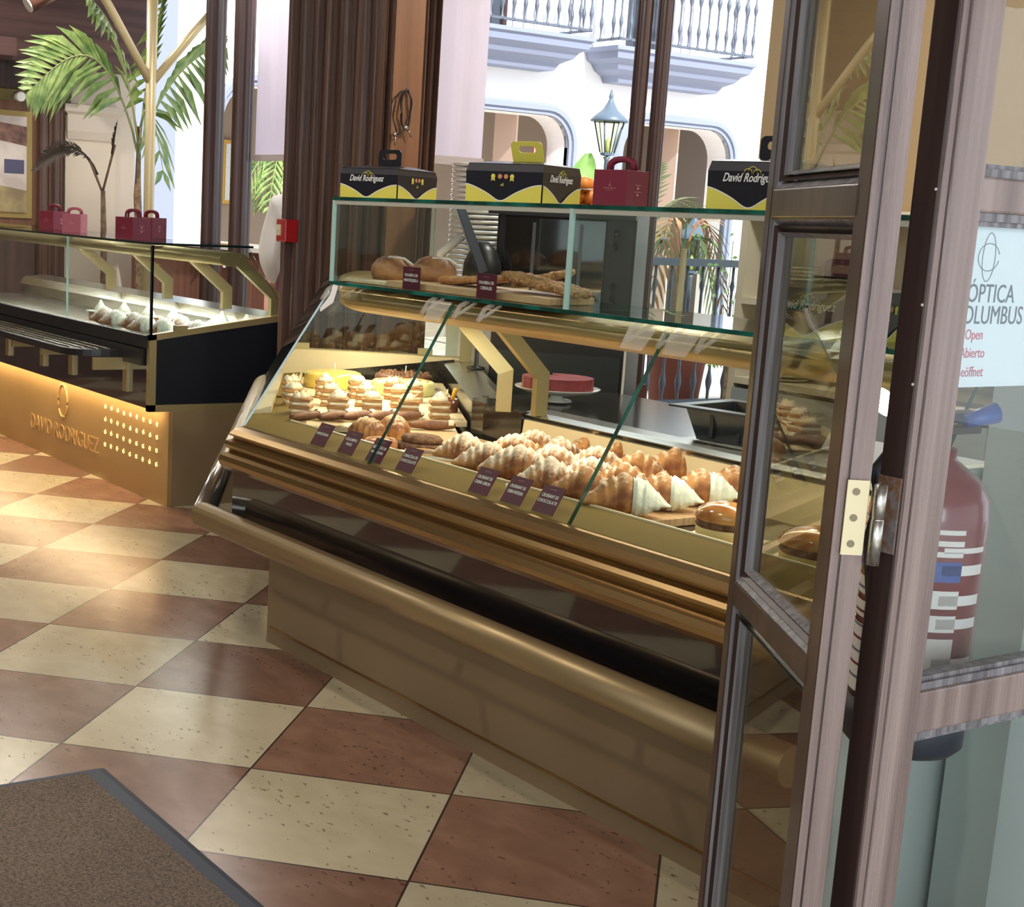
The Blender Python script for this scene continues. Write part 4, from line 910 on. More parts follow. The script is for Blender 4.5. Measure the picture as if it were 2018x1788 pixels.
# black plastic tray on the worktop
t = thing('plastic_tub', 'black plastic cutlery tub standing on the white worktop', 'tub', (1.19, .85, .783), R(10))
m = MB()
o1 = [(-.14, -.09, 0), (.14, -.09, 0), (.14, .09, 0), (-.14, .09, 0)]; o2 = [(-.165, -.115, .085), (.165, -.115, .085), (.165, .115, .085), (-.165, .115, .085)]
o3 = [(-.20, -.15, .088), (.20, -.15, .088), (.20, .15, .088), (-.20, .15, .088)]; o4 = [(-.20, -.15, .094), (.20, -.15, .094), (.20, .15, .094), (-.20, .15, .094)]
i2 = [(-.158, -.108, .094), (.158, -.108, .094), (.158, .108, .094), (-.158, .108, .094)]; i1 = [(-.135, -.085, .006), (.135, -.085, .006), (.135, .085, .006), (-.135, .085, .006)]
m.loft([o1, o2, o3, o4, i2, i1]); TUBM = mat('slate_black_plastic', (34, 42, 50), .3)
m.build('tub', TUBM, t, bevel=.002); m = MB(); m.bb((-.004, -.10, .006), (.004, .10, .080)); m.build('divider', TUBM, t)
for x in (-.08, .08): MB().box((x, -.106, .045), (.012, .012, .07)).build('rib', TUBM, t)
# open cupboard with plates
t = thing('open_cupboard', 'pale open-shelved cupboard with plates by the tan wall', 'cupboard', (-.35, 3.2, 0)); PC = mat('pale_cupboard', (196, 186, 166), .6)
m = MB(); m.bb((-1.02, 3.0, 0), (-.98, 3.4, 1.44)); m.bb((.4, 3.0, 0), (.44, 3.4, 1.44)); m.bb((-1.02, 3.36, 0), (.44, 3.4, 1.44)); m.bb((-1.03, 2.99, 1.44), (.45, 3.4, 1.47)); m.build('carcass', PC, t, world=True)
for z in (1.03, .66, .02): MB().bb((-.98, 3.0, z), (.4, 3.36, z + .03)).build('shelf', PC, t, world=True)
MB().bb((-.98, 2.99, .05), (.4, 3.0, .64)).build('door', mat('grey_cupboard_door', (140, 146, 152), .5), t, world=True)
g = 'cream plates on the open cupboard shelf'; q = None
for cx, cy, z0, n_, lab in ((-.80, 3.15, 1.062, 9, 'cream plate in the stack on the upper shelf of the open cupboard'), (-.78, 3.12, .692, 6, 'grey-green plate in the stack on the lower shelf of the open cupboard')):
    for k in range(n_):
        if q is None: q = MB().lathe([(0, 0), (.08, 0), (.11, .010), (.112, .013), (0, .006)], seg=24).build('dinner_plate', mat('cream_plate', (214, 206, 176), .3), None); c = q
        else: c = q.copy(); COL.objects.link(c)
        c.location = (cx, cy, z0 + .0175 * k); tag(c, lab, 'plate', g if 'upper' in lab else 'grey-green plates on the lower cupboard shelf')
# oranges in a wire basket behind the boxes
t = thing('juicer', 'orange juicer column with its basket behind the cake boxes', 'juicer', (-1.08, 2.09, 0))
MB().lathe([(0, 0), (.14, 0), (.13, 1.2), (.12, 1.38), (0, 1.38)], seg=24).build('machine', mat('brown_grey_machine', (88, 76, 66), .4), t)
m = MB()
for z in (1.42, 1.50): m.tube([(.105 * math.cos(a), .105 * math.sin(a), z) for a in [2 * PI * k / 24 for k in range(25)]], .003, 5)
m.build('wire_basket', STEEL, t)
og = 'oranges in the juicer basket'; oq = MB().lathe([(.001, 0), (.026, .006), (.036, .024), (.036, .04), (.026, .058), (.001, .064)], seg=16).build('orange', mat('orange_peel', (206, 120, 44), .45), None)
ol = [(0, 0, 1.383), (.062, .02, 1.383), (-.05, .045, 1.383), (.01, -.065, 1.383), (-.055, -.03, 1.384), (.03, .01, 1.438), (-.03, .02, 1.438), (.0, -.045, 1.438), (.005, .0, 1.49), (.045, -.045, 1.49)]
for k, (x, y, z) in enumerate(ol):
    c = oq if k == 0 else oq.copy()
    if k: COL.objects.link(c)
    c.location = (-1.08 + x, 2.09 + y, z); tag(c, 'orange in the juicer basket between the cake box and the maroon box', 'orange', og)
# ------------------------------------------------------------------ window wall between pillar and courtyard
def post(x, y, w_, label):
    t = thing('window_post', label, 'post', (x, y, 0), 0, 'dark wooden window posts')
    m = MB(); P_ = []
    for i in range(24):
        a = 2 * PI * i / 24; r_ = w_ / 2 * (1 + .10 * math.cos(6 * a)); P_.append((r_ * math.cos(a), r_ * math.sin(a)))
    m.prism(P_, .62, 3.1); m.build('shaft', WOODD, t)
    MB().box((0, 0, .31), (w_ * 1.15, w_ * 1.15, .62)).build('plinth', mat('red_brown_plinth', (92, 52, 46), .5), t)
post(-1.32, 2.572, .066, 'dark round window post, left one of the pair right of the pillar'); post(-1.32, 2.697, .066, 'dark round window post, right one of the pair right of the pillar')
post(-4.54, 2.02, .115, 'dark window post, left one of the pair left of the pillar'); post(-4.16, 2.02, .115, 'dark window post, right one of the pair left of the pillar')
def blind(label, x0, y0, x1, y1, z0, grp='white roller blinds'):
    t = thing('roller_blind', label, 'blind', ((x0 + x1) / 2, (y0 + y1) / 2, z0), 0, grp); a, b = Vector((x0, y0, 0)), Vector((x1, y1, 0)); d = (b - a); nn = Vector((-d.y, d.x, 0)).normalized()
    rings = []
    for i in range(13):
        u = i / 12; p = a + d * u + nn * .012 * math.sin(u * 9)
        rings.append([p + Vector((0, 0, z0 + .03)), p + nn * .002 + Vector((0, 0, z0 + .03)), p + nn * .002 + Vector((0, 0, 3.08)), p + Vector((0, 0, 3.08))])
    MB().loft(rings, smooth=False).build('cloth', FABRIC, t, world=True)
    MB().loft([[p + nn * c + Vector((0, 0, z)) for c, z in ((-.012, z0), (.012, z0), (.012, z0 + .035), (-.012, z0 + .035))] for p in (a, b)]).build('bottom_bar', mat('beige_bar', (170, 158, 156), .6), t, world=True)
blind('white roller blind hanging between the pillar and the courtyard on the right', -1.36, 1.42, -1.36, 1.735, 1.575)
blind('white roller blind hanging left of the pillar beside the dark posts', -4.10, 2.08, -3.2, 2.08, 1.63)
# service furniture behind the left counter
t = thing('service_counter', 'brown wooden service counter with white top and knobs behind the left counter', 'counter', (-5.4, 2.6, 0))
MB().bb((-6.85, 2.5, 0), (-4.7, 3.0, 1.07)).build('body', mat('red_brown_laminate', (122, 76, 66), .45, noise=2, stretch=(14, 14, .5), rgb2=(146, 98, 84)), t, world=True)
MB().bb((-6.85, 2.46, 1.07), (-4.65, 3.04, 1.10)).build('top', CERAM, t, world=True)
for x in (-4.9, -5.25, -5.6): MB().lathe([(0, 0), (.014, 0), (.012, .014), (0, .018)], (x, 2.485, .95), 10).build('knob', CERAM, t, world=True)
# gold branching column
t = thing('branching_column', 'slim gold metal column forking upward behind the left counter', 'column', (-4.9, 1.72, 0)); GC = mat('column_gold', (204, 188, 146), .4, .3)
cx, cy = -4.9, 1.76
MB().tube([(cx, cy, 0), (cx, cy, 3.1)], .033, 14).build('stem', GC, t, world=True)
MB().tube([(cx, cy, 2.08), (cx + .02, cy - .30, 2.52), (cx + .03, cy - .75, 3.1)], .026, 12).build('branch', GC, t, world=True)
MB().tube([(cx, cy, 2.08), (cx + .02, cy + .28, 2.42), (cx + .03, cy + .80, 3.0)], .026, 12).build('branch', GC, t, world=True)
# ------------------------------------------------------------------ far left room end
struct(MB().bb((-7.3, -4, 0), (-7.02, 1.985, 3.1)).build('wall_left', WALLY))
struct(MB().bb((-7.02, -4, 0), (-6.99, 1.78, 1.13)).build('trim_5', mat('dark_wainscot', (74, 56, 50), .5, noise=2, stretch=(6, 6, .4), rgb2=(98, 76, 66))))
struct(MB().bb((-7.4, 1.985, 0), (-7.1, 2.62, 3.1)).build('wall_left', PLAST))
t = thing('wooden_pilaster', 'dark wooden pilaster left of the plaster niche', 'pilaster', (-6.98, 1.89, 0)); m = MB()
m.prism([(-7.02, 1.79)] + fluted((-6.97, 1.79), (-6.97, 1.99), 6, .02, 8) + [(-7.02, 1.99)], 0, 2.12); m.build('shaft', WOOD, t, world=True)
t = thing('plaster_niche', 'cream plaster surround with stepped capital on the left wall', 'niche', (-7.05, 2.22, 0)); m = MB()
m.bb((-7.095, 2.02, 0), (-7.01, 2.42, 1.95)); m.build('panel', mat('warm_plaster', (214, 198, 178), .8), t, world=True)
m = MB(); m.loft([[(-7.01, y0_, z), (-6.94 - k_ * .9, y0_, z), (-6.94 - k_ * .9, y1_, z), (-7.01, y1_, z)] for y0_, y1_, z, k_ in ((2.03, 2.43, 1.80, .06), (2.02, 2.44, 1.86, .03), (2.02, 2.44, 1.98, .03), (1.99, 2.47, 2.00, 0), (1.99, 2.47, 2.05, 0), (2.05, 2.41, 2.06, .05), (2.07, 2.39, 2.30, .06))]); m.build('capital', PLAST, t, world=True)
t = thing('framed_picture', 'large framed picture of a whitewashed house on the left wall', 'picture', (-7.0, 1.4, 1.55))
MB().bb((-7.02, .6, 1.15), (-6.98, 1.81, 2.04)).build('outer_frame', WOODP, t, world=True); MB().bb((-6.99, .68, 1.20), (-6.965, 1.745, 1.97)).build('gold_frame', mat('dull_gold', (164, 140, 84), .5, .4), t, world=True)
m = MB(); m.mi(0).bb((-6.97, .72, 1.24), (-6.955, 1.70, 1.93)); m.mi(1).add([(-6.953, .72, 1.70), (-6.953, 1.2, 1.80), (-6.953, 1.70, 1.72), (-6.953, 1.70, 1.86), (-6.953, 1.3, 1.90), (-6.953, .72, 1.84)], [(0, 1, 2, 3, 4, 5)])
m.mi(2).add([(-6.953, .72, 1.24), (-6.953, 1.70, 1.24), (-6.953, 1.70, 1.40), (-6.953, 1.3, 1.46), (-6.953, .72, 1.42)], [(0, 1, 2, 3, 4)]); m.mi(3).add([(-6.953, 1.53, 1.52), (-6.953, 1.68, 1.52), (-6.953, 1.68, 1.62), (-6.953, 1.53, 1.62)], [(0, 1, 2, 3)])
m.build('canvas', [mat('canvas_white', (196, 182, 172), .7, noise=6, rgb2=(222, 210, 200)), mat('canvas_roof', (92, 66, 60), .7, noise=14, rgb2=(140, 104, 90)), mat('canvas_ground', (140, 122, 92), .7, noise=9, rgb2=(176, 158, 112)), mat('canvas_window', (84, 84, 110), .7)], t, world=True)
struct(MB().bb((-7.0, -4, 2.30), (-6.70, 2.52, 3.1)).build('trim_1', mat('dark_beam', (66, 42, 40), .6, noise=2, stretch=(8, .4, 8), rgb2=(92, 62, 56))))
m = MB(); m.bb((-6.98, -3, 2.12), (-6.8, 1.99, 2.30)); struct(m.build('trim_2', WOODD))
for y, k in ((1.95, 0), (1.35, 1)):
    t = thing('beam_bracket', 'dark beam end bracket under the ceiling, ' + ('right' if k == 0 else 'left') + ' of two', 'bracket', (-6.6, y, 2.3)); MB().bb((-.3, -.07, 0), (.22, .07, .12)).build('bracket', MATS['dark_beam'], t)
t = thing('spot_lamp', 'cylindrical bronze spotlight under the ceiling beam', 'lamp', (-5.75, 1.42, 2.66)); M_ = Matrix.Rotation(R(-58), 3, 'X')
m = MB(); m.tube([Vector((0, 0, 0)) + M_ @ Vector((0, 0, .17)), M_ @ Vector((0, 0, -.17))], .055, 18); m.build('body', mat('bronze_lamp', (112, 76, 66), .4, .4), t)
m = MB(); m.tube([M_ @ Vector((0, 0, -.17)), M_ @ Vector((0, 0, -.18))], .05, 18); m.build('lens', CERAM, t); MB().tube([(0, 0, 0), (0, .0, .3), (0, 0, .48)], .012, 8).build('arm', BLACK, t)
t = thing('camera_dome', 'small white camera on the yellow wall above the picture', 'camera', (-6.95, 1.62, 2.07)); m = MB(); m.tube([(-.05, 0, 0), (.03, -.01, 0)], .02, 10); m.tube([(.03, -.01, 0), (.10, 0, -.005)], .035, 12); m.build('body', CERAM, t)
# ------------------------------------------------------------------ palms
def frond(m, base, tip, lift, n, ll, wd, droop=.4, seed=0, twist=0.):
    rnd = random.Random(seed); base, tip = Vector(base), Vector(tip); d = tip - base; path = [base + d * (i / 14) + Vector((0, 0, lift * math.sin(PI * (i / 14) ** .8))) for i in range(15)]
    m.mi(0).tube(path, [.009 * (1 - .8 * i / 14) for i in range(15)], 5)
    side0 = d.cross(Vector((0, 0, 1))).normalized()
    for i in range(n):
        u = .16 + .84 * (i + .5) / n; k = min(13, int(u * 14)); p = path[k].lerp(path[k + 1], u * 14 - k); tg = (path[k + 1] - path[k]).normalized()
        for sgn in (-1, 1):
            L_ = ll * math.sin(PI * min(1, u * .85 + .12)) ** .7 * rnd.uniform(.85, 1.1); side = (side0 * sgn * math.cos(twist) + Vector((0, 0, sgn * math.sin(twist)))); dr = (side * .8 + tg * .75 + Vector((0, 0, rnd.uniform(-.1, .12)))).normalized(); w_ = side.cross(dr); w_ = tg.cross(dr).cross(dr).normalized() * wd
            q1 = p + dr * L_ * .5 - Vector((0, 0, droop * L_ * .12)); q2 = p + dr * L_ * .95 - Vector((0, 0, droop * L_ * .5))
            up = dr.cross(w_).normalized() * wd * .22
            m.mi(1).add([p - w_ * .25, p + w_ * .25, q1 + w_, q1 - w_, q2, q1 + up, p + up * .3], [(0, 6, 5, 3), (6, 1, 2, 5), (3, 5, 4), (5, 2, 4)])
    return m
t = thing('potted_palm', 'tall green palm with ringed trunk in front of the plaster niche', 'palm', (-5.5, 1.97, 0))
m = MB(); m.tube([(-5.5, 1.99, 0), (-5.5, 1.975, .9), (-5.52, 1.955, 1.4), (-5.5, 1.95, 1.85)], [.045, .034, .026, .016], 10); m.build('trunk', TRUNK, t, world=True)
for k, (tip, lf, tw, n_) in enumerate((((-5.5, 1.20, 2.02), .46, 1.35, 24), ((-5.4, 1.55, 2.62), .25, .9, 14), ((-5.6, 2.60, 2.45), .16, 1.3, 20), ((-5.7, 2.2, 2.75), .1, 1.1, 18), ((-5.3, 2.05, 1.50), .25, .4, 8))):
    m = MB(); frond(m, (-5.5, 1.955, 1.62 + .05 * k), tip, lf, int(n_ * .8), .40 if k < 3 else .32, .030, .7, k, tw); m.build('frond', [mat('frond_stem', (150, 158, 110), .5), LEAF], t, world=True)
t = thing('dark_dry_palm', 'small dark dried palm standing left of the tall green one', 'palm', (-5.5, 1.70, 0))
m = MB(); m.tube([(-5.5, 1.72, 0), (-5.5, 1.71, 1.1), (-5.5, 1.70, 1.42)], [.030, .022, .016], 8); m.tube([(-5.5, 1.70, 1.40), (-5.5, 1.60, 1.62)], .008, 6); m.tube([(-5.5, 1.70, 1.42), (-5.5, 1.78, 1.72)], .008, 6); m.build('trunk', mat('dark_trunk', (96, 74, 60), .8, noise=20, rgb2=(130, 104, 84)), t, world=True)
m = MB(); frond(m, (-5.5, 1.66, 1.52), (-5.5, 1.22, 1.52), .16, 26, .11, .007, .3, 4, .6); frond(m, (-5.5, 1.62, 1.58), (-5.6, 1.30, 1.60), .10, 18, .09, .006, .3, 6, 1.2); m.build('frond', [LEAFD, LEAFD], t, world=True)
m = MB(); frond(m, (-5.5, 1.76, 1.66), (-5.5, 1.79, 1.86), .01, 14, .09, .007, -.3, 5, .9); m.build('frond', [LEAFD, LEAFD], t, world=True)
# ------------------------------------------------------------------ courtyard
struct(MB().bb((-14, -4, -.2), (-1.45, 14, -.1)).build('ground', mat('courtyard_paving', (206, 196, 186), .8, noise=3, rgb2=(226, 218, 208))))
FX = -9.0
def opening_wall(y0, y1, z1, ops, x=FX, th=.35, name='wall_courtyard', mm=WALLW):
    m = MB(); ys = y0
    for (a, b, zt2, r_) in ops:
        m.bb((x - th, ys, -.1), (x, a, z1)); n = 8; cur = [(a, 0)]
        top = [(a, zt2 - r_)] + [(a + r_ - r_ * math.cos(PI / 2 * k / n), zt2 - r_ + r_ * math.sin(PI / 2 * k / n)) for k in range(1, n + 1)] + [(b - r_ + r_ * math.sin(PI / 2 * k / n), zt2 - r_ + r_ * math.cos(PI / 2 * k / n)) for k in range(0, n + 1)]
        m.loft([[(x, y, z), (x, y, z1), (x - th, y, z1), (x - th, y, z)] for y, z in top]); ys = b
    m.bb((x - th, ys, -.1), (x, y1, z1)); return struct(m.build(name, mm))
OPS = [(4.32, 5.9, 2.50, .35), (6.55, 8.50, 2.50, .32), (9.28, 10.95, 2.52, .34)]
opening_wall(3.80, 15, 6.5, OPS)
struct(MB().bb((-9.3, 2.6, -.1), (-8.98, 3.84, 6.5)).build('trim_3', TRIMB))
def arch_trim(a, b, zt2, r_, wd=.12, x=FX, name='trim_4'):
    n = 8; path = [(a, 0)] + [(a, zt2 - r_)] + [(a + r_ - r_ * math.cos(PI / 2 * k / n), zt2 - r_ + r_ * math.sin(PI / 2 * k / n)) for k in range(1, n + 1)] + [(b - r_ + r_ * math.sin(PI / 2 * k / n), zt2 - r_ + r_ * math.cos(PI / 2 * k / n)) for k in range(0, n + 1)] + [(b, 0)]
    rings = []
    for i, (y, z) in enumerate(path):
        p0, p1 = path[max(0, i - 1)], path[min(len(path) - 1, i + 1)]; d = Vector((p1[0] - p0[0], p1[1] - p0[1])).normalized(); nn = Vector((-d.y, d.x))
        rings.append([(x + dx, y + nn.x * o, z + nn.y * o) for o, dx in ((0, -.05), (0, .03), (.04, .03), (.045, .06), (wd - .03, .06), (wd, .03), (wd, -.05))])
    struct(MB().loft(rings).build(name, TRIMB))
for o in OPS: arch_trim(*o)
struct(MB().bb((-11.6, 3.8, -.1), (-11.5, 15, 3.0)).build('wall_arcade', WALLB)); struct(MB().bb((-11.6, 3.8, 2.9), (-9.2, 15, 3.0)).build('ceiling', PLAST))
m = MB()
for a, b in ((8.06, 8.16), (10.45, 10.52)): m.bb((-9.75, a, 0), (-9.35, a + .02, 2.9))
struct(m.build('wall_reveal', mat('peach_reveal', (214, 188, 172), .8)))
t = thing('arcade_pillar', 'brown wooden pilaster in the right courtyard arch', 'pilaster', (-10.6, 11.4, 0)); MB().bb((-.1, -.12, 0), (.1, .02, 2.9)).build('shaft', WOODP, t)
t = thing('wall_sign', 'small red and white safety notice in the left courtyard arch', 'sign', (-9.30, 8.33, 2.06)); MB().bb((-.01, -.06, -.16), (.0, .06, .16)).build('plate', RED, t); m = MB(); m.bb((.0, -.045, -.10), (.004, -.01, .12)); m.bb((.0, .012, -.04), (.004, .045, .12)); m.bb((.0, -.05, -.15), (.004, .05, -.12)); m.build('pictogram', WHITE, t)
t = thing('dark_picture', 'small dark framed picture inside the right courtyard arch', 'picture', (-11.48, 11.75, 1.75)); MB().bb((0, -.22, -.2), (.03, .22, .2)).build('frame', mat('dark_frame', (60, 30, 30), .5), t); MB().bb((.03, -.18, -.16), (.034, .18, .16)).build('canvas', mat('dark_canvas', (50, 36, 48), .5), t)
for y in (4.9, 5.3):
    t = thing('gilt_mirror', 'tall gilt framed mirror in the far left courtyard opening, ' + ('left' if y < 5 else 'right'), 'mirror', (-11.48, y + .4, 1.75)); MB().bb((0, -.12, -.35), (.04, .12, .35)).build('frame', mat('gilt', (190, 150, 70), .4, .5), t); MB().bb((.04, -.09, -.31), (.045, .09, .31)).build('mirror_glass', STEEL, t)
t = thing('courtyard_beam', 'brown ceiling beam in the left courtyard arch room', 'beam', (-10.4, 7.6, 2.4)); MB().bb((-.1, -1, .40), (.1, .5, .5)).build('beam', WOODP, t)
# balconies
bq = MB().lathe([(.010, 0), (.018, .0), (.018, .03), (.010, .05), (.012, .12), (.022, .17), (.022, .19), (.010, .26), (.010, .44), (.024, .50), (.024, .53), (.010, .58), (.010, .80), (.018, .84), (.010, .88), (.010, 1.0)], seg=8)
bal_me = None
def balcony(label, y0, y1, zs, x=FX, depth=.55):
    global bal_me
    t = thing('balcony', label, 'balcony', (x + .005, (y0 + y1) / 2, zs), 0, 'courtyard balconies'); yc = (y0 + y1) / 2; h = (y1 - y0) / 2; m = MB(); rings = []
    for dz, k in ((0, 0), (-.04, 0), (-.05, .03), (-.12, .05), (-.16, .12), (-.22, .16), (-.27, .26), (-.34, .30)):
        rings.append([(0, -h + k, dz), (depth - k, -h + k, dz), (depth - k, h - k, dz), (0, h - k, dz)])
    m.loft(rings).build('slab', TRIMB, t)
    MB().bb((depth - .06, -h + .04, .06), (depth - .03, h - .04, .085)).build('bottom_rail', IRON, t); MB().bb((depth - .06, -h + .04, 1.05), (depth - .03, h - .04, 1.10)).build('top_rail', IRON, t)
    for s_ in (-1, 1): MB().bb((.0, s_ * (h - .07), .06), (depth - .06, s_ * (h - .04), .085)).build('side_rail', IRON, t)
    n = int((2 * h - .1) / .135)
    pos = [(depth - .045, -h + .055 + (2 * h - .11) * i / n) for i in range(n + 1)] + [(depth * .35, h - .055), (depth * .7, h - .055), (depth * .35, -h + .055), (depth * .7, -h + .055)]
    for px, py in pos:
        if bal_me is None: o = bq.build('baluster', IRON, t); bal_me = o.data
        else: o = bpy.data.objects.new('baluster', bal_me); COL.objects.link(o); o.parent = t
        o.location = (px, py, .06)
    t2 = thing('balcony_door', label.replace('balcony', 'door behind the balcony'), 'door', (x + .01, yc, zs)); MB().bb((-.05, -.45, .003), (.02, .05, 1.9)).build('dark_leaf', mat('dark_window', (60, 66, 76), .3), t2); MB().bb((-.05, .05, .003), (.04, .12, 1.9)).build('frame', WOODD, t2); MB().bb((-.05, .12, .003), (.02, .5, 1.9)).build('curtain', mat('grey_curtain', (200, 196, 206), .8), t2)
balcony('left courtyard balcony with grey iron balusters', 6.5, 8.33, 3.27); balcony('right courtyard balcony with grey iron balusters', 8.63, 10.70, 3.235)
# balustrade nearer
t = thing('balustrade', 'grey iron balustrade at the courtyard edge behind the glass gallery', 'balustrade', (-3.5, 5.0, .15), 0)
MB().bb((-.12, -1.7, -.25), (.12, 2.1, .0)).build('stone_kerb', TRIMB, t)
MB().bb((-.03, -1.6, .97), (.03, 2.0, 1.02)).build('top_rail', IRON, t); MB().bb((-.02, -1.6, .03), (.02, 2.0, .06)).build('bottom_rail', IRON, t)
for i in range(24):
    o = bpy.data.objects.new('baluster', bal_me); COL.objects.link(o); o.parent = t; o.location = (0, -1.5 + i * .145, .0)
def lantern(label, loc, h_post):
    t = thing('street_lamp', label, 'lamp', loc, 0, 'courtyard lanterns'); s = 1.
    m = MB(); m.lathe([(.05, 0), (.05, .05), (.025, .10), (.02, h_post * .5), (.03, h_post * .52), (.02, h_post * .55), (.018, h_post - .03), (.03, h_post)], seg=12); m.build('post', mat('lamp_iron', (70, 84, 92), .5), t)
    m = MB(); m.lathe([(.0, h_post), (.05, h_post + .01), (.055, h_post + .03), (.0, h_post + .03)], seg=6, smooth=False); m.lathe([(.145, h_post + .26), (.150, h_post + .27), (.11, h_post + .31), (.06, h_post + .35), (.03, h_post + .40), (.012, h_post + .43), (.018, h_post + .445), (.004, h_post + .50)], seg=12); m.build('cap', mat('lamp_blue_grey', (84, 100, 116), .45), t)
    m = MB()
    for k in range(6):
        a = PI / 3 * k; m.tube([(.055 * math.cos(a), .055 * math.sin(a), h_post + .03), (.115 * math.cos(a), .115 * math.sin(a), h_post + .265)], .006, 4)
    m.build('cage', MATS['lamp_iron'], t); MB().lathe([(.050, h_post + .03), (.108, h_post + .26), (.10, h_post + .26)], seg=6, smooth=False).build('lamp_glass', glassmat('lantern_glass', (214, 220, 200)), t)
    MB().lathe([(0, h_post + .03), (.02, h_post + .04), (.018, h_post + .12), (0, h_post + .15)], seg=8).build('bulb', mat('bulb', (226, 226, 170), .4), t); return t
lantern('courtyard lantern above the maroon box, hanging highest', (-5.0, 5.60, -.1), 1.98)
lantern('courtyard lantern behind the glass gallery, left of two', (-4.45, 5.58, -.1), 1.12); lantern('courtyard lantern behind the glass gallery, right of two', (-4.4, 6.0, -.1), 1.13)
t = thing('terracotta_planter', 'large terracotta planter behind the courtyard balustrade', 'planter', (-3.9, 5.45, -.1)); MB().lathe([(0, 0), (.15, 0), (.22, .62), (.25, .64), (.25, .74), (.2, .74), (0, .70)], seg=20).build('pot', TERRA, t)
t = thing('dry_palm_plant', 'brown drooping palm growing in the terracotta planter', 'plant', (-3.9, 5.45, .62)); m = MB(); m.tube([(0, 0, 0), (0, -.03, .5)], .03, 8); m.build('trunk', TRUNK, t)
for k, (tp_, lf) in enumerate((((.1, -.45, .0), .55), ((.1, .35, .1), .5), ((-.2, -.3, .25), .35), ((.3, .1, -.1), .45))): m = MB(); frond(m, (0, -.03, .45), tp_, lf, 16, .26, .014, 1.1, k, .2); m.build('frond', [mat('brown_stem', (150, 100, 70), .6), mat('brown_frond', (176, 130, 96), .6)] if k < 2 else [LEAF, LEAF], t)
def leaf(m, base, tip, w_, bend=.1):
    base, tip = Vector(base), Vector(tip); d = tip - base; sd = Vector((.25, .95, .1)).normalized() if abs(d.normalized().z) > .6 else Vector((.2, .1, 1)).normalized(); rings = []; nn = d.cross(sd).normalized()
    for i in range(13):
        u = i / 12; p = base + d * u + nn * bend * math.sin(PI * u); ww = w_ * math.sin(PI * min(1, u * .93 + .05)) ** .6; rings.append([p - sd * ww, p - sd * ww * .5 + nn * .02, p + nn * .004, p + sd * ww * .5 + nn * .02, p + sd * ww])
    return m.loft(rings, close=False, smooth=True)
t = thing('banana_plant', 'banana plant with broad light green leaves by the courtyard window', 'plant', (-4.25, 4.86, -.1))
MB().tube([(0, 0, 0), (0, .0, 1.2), (.0, -.05, 1.6)], [.06, .04, .02], 8).build('stem', mat('banana_stem', (150, 176, 110), .5), t)
for b_, tp_, w_ in (((0, -.06, 1.42), (.0, -.08, 1.95), .13), ((0, 0, 1.15), (-.1, .62, 1.66), .09), ((0, .0, .95), (.2, .35, 1.45), .09), ((0, -.1, 1.0), (.3, -.35, 1.30), .08)): leaf(MB(), b_, tp_, w_).build('leaf', LEAFB, t)
t = thing('courtyard_palm', 'dark olive palm behind the right window post', 'palm', (-5.6, 6.5, -.1)); MB().tube([(0, 0, 0), (0, 0, 1.2)], .05, 8).build('trunk', TRUNK, t)
for k, (tp_, lf) in enumerate((((.1, .6, 1.62), .3), ((.1, -.5, 1.5), .35), ((0, .2, 2.0), .1), ((-.2, .9, 1.1), .35), ((.3, .5, 1.2), .3))): m = MB(); frond(m, (0, 0, 1.15), tp_, lf, 16, .35, .020, .6, 20 + k, .3); m.build('frond', [mat('olive_stem', (110, 116, 76), .5), mat('olive_frond', (104, 112, 72), .5)], t)
t = thing('pale_fern', 'pale green bush at the foot of the courtyard balustrade', 'plant', (-3.1, 5.15, -.1)); MB().tube([(0, 0, 0), (0, 0, .7)], .02, 6).build('stem', TRUNK, t)
for k in range(9): a = k * .7; m = MB(); frond(m, (0, 0, .65), (.1 * math.cos(a), .36 * math.sin(a) , .70 + .10 * math.cos(k * 2.)), .16, 12, .16, .012, .6, 40 + k, .3); m.build('frond', [LEAFB, LEAFB], t)
t = thing('climbing_plant', 'thin leafy stems growing up the courtyard balustrade', 'plant', (-3.2, 5.25, -.1)); m = MB()
for k in range(5): m.tube([(0, .0, .5), (.0, -.06 * k + .12, 1.0), (0, -.12 * k + .3, 1.25 + .05 * k)], .004, 4)
m.build('stem', LEAF, t); m = MB(); rnd = random.Random(2)
for k in range(40):
    p = Vector((rnd.uniform(-.05, .05), rnd.uniform(-.32, .36), rnd.uniform(.75, 1.5))); d = Vector((rnd.uniform(-.3, .3), rnd.uniform(-1, 1), rnd.uniform(-1, 1))).normalized() * .05; s_ = d.cross(Vector((1, 0, 0))).normalized() * .012; m.add([p, p + d * .5 + s_, p + d, p + d * .5 - s_], [(0, 1, 2, 3)])
m.build('leaves', LEAFB, t, kind='stuff')
# potted palm by the left blind and one behind the posts
for (x, y, z0, lab, sc_) in ((-5.3, 3.35, 1.55, 'green palm seen under the left roller blind', .36), (-6.4, 3.55, 1.72, 'pale palm seen between the two left window posts', .40)):
    t = thing('courtyard_palm', lab, 'palm', (x, y, -.1)); MB().tube([(0, 0, 0), (.0, .02, .8), (0, 0, z0)], .018, 8).build('trunk', mat('pale_trunk', (170, 176, 150), .7), t)
    for k in range(8): a = k * .8; m = MB(); frond(m, (0, 0, z0), (.35 * math.cos(a), .42 * math.sin(a), z0 - .28), .25, 12, .22, .014, .9, 60 + k, .2); m.build('frond', [LEAF, LEAF], t)
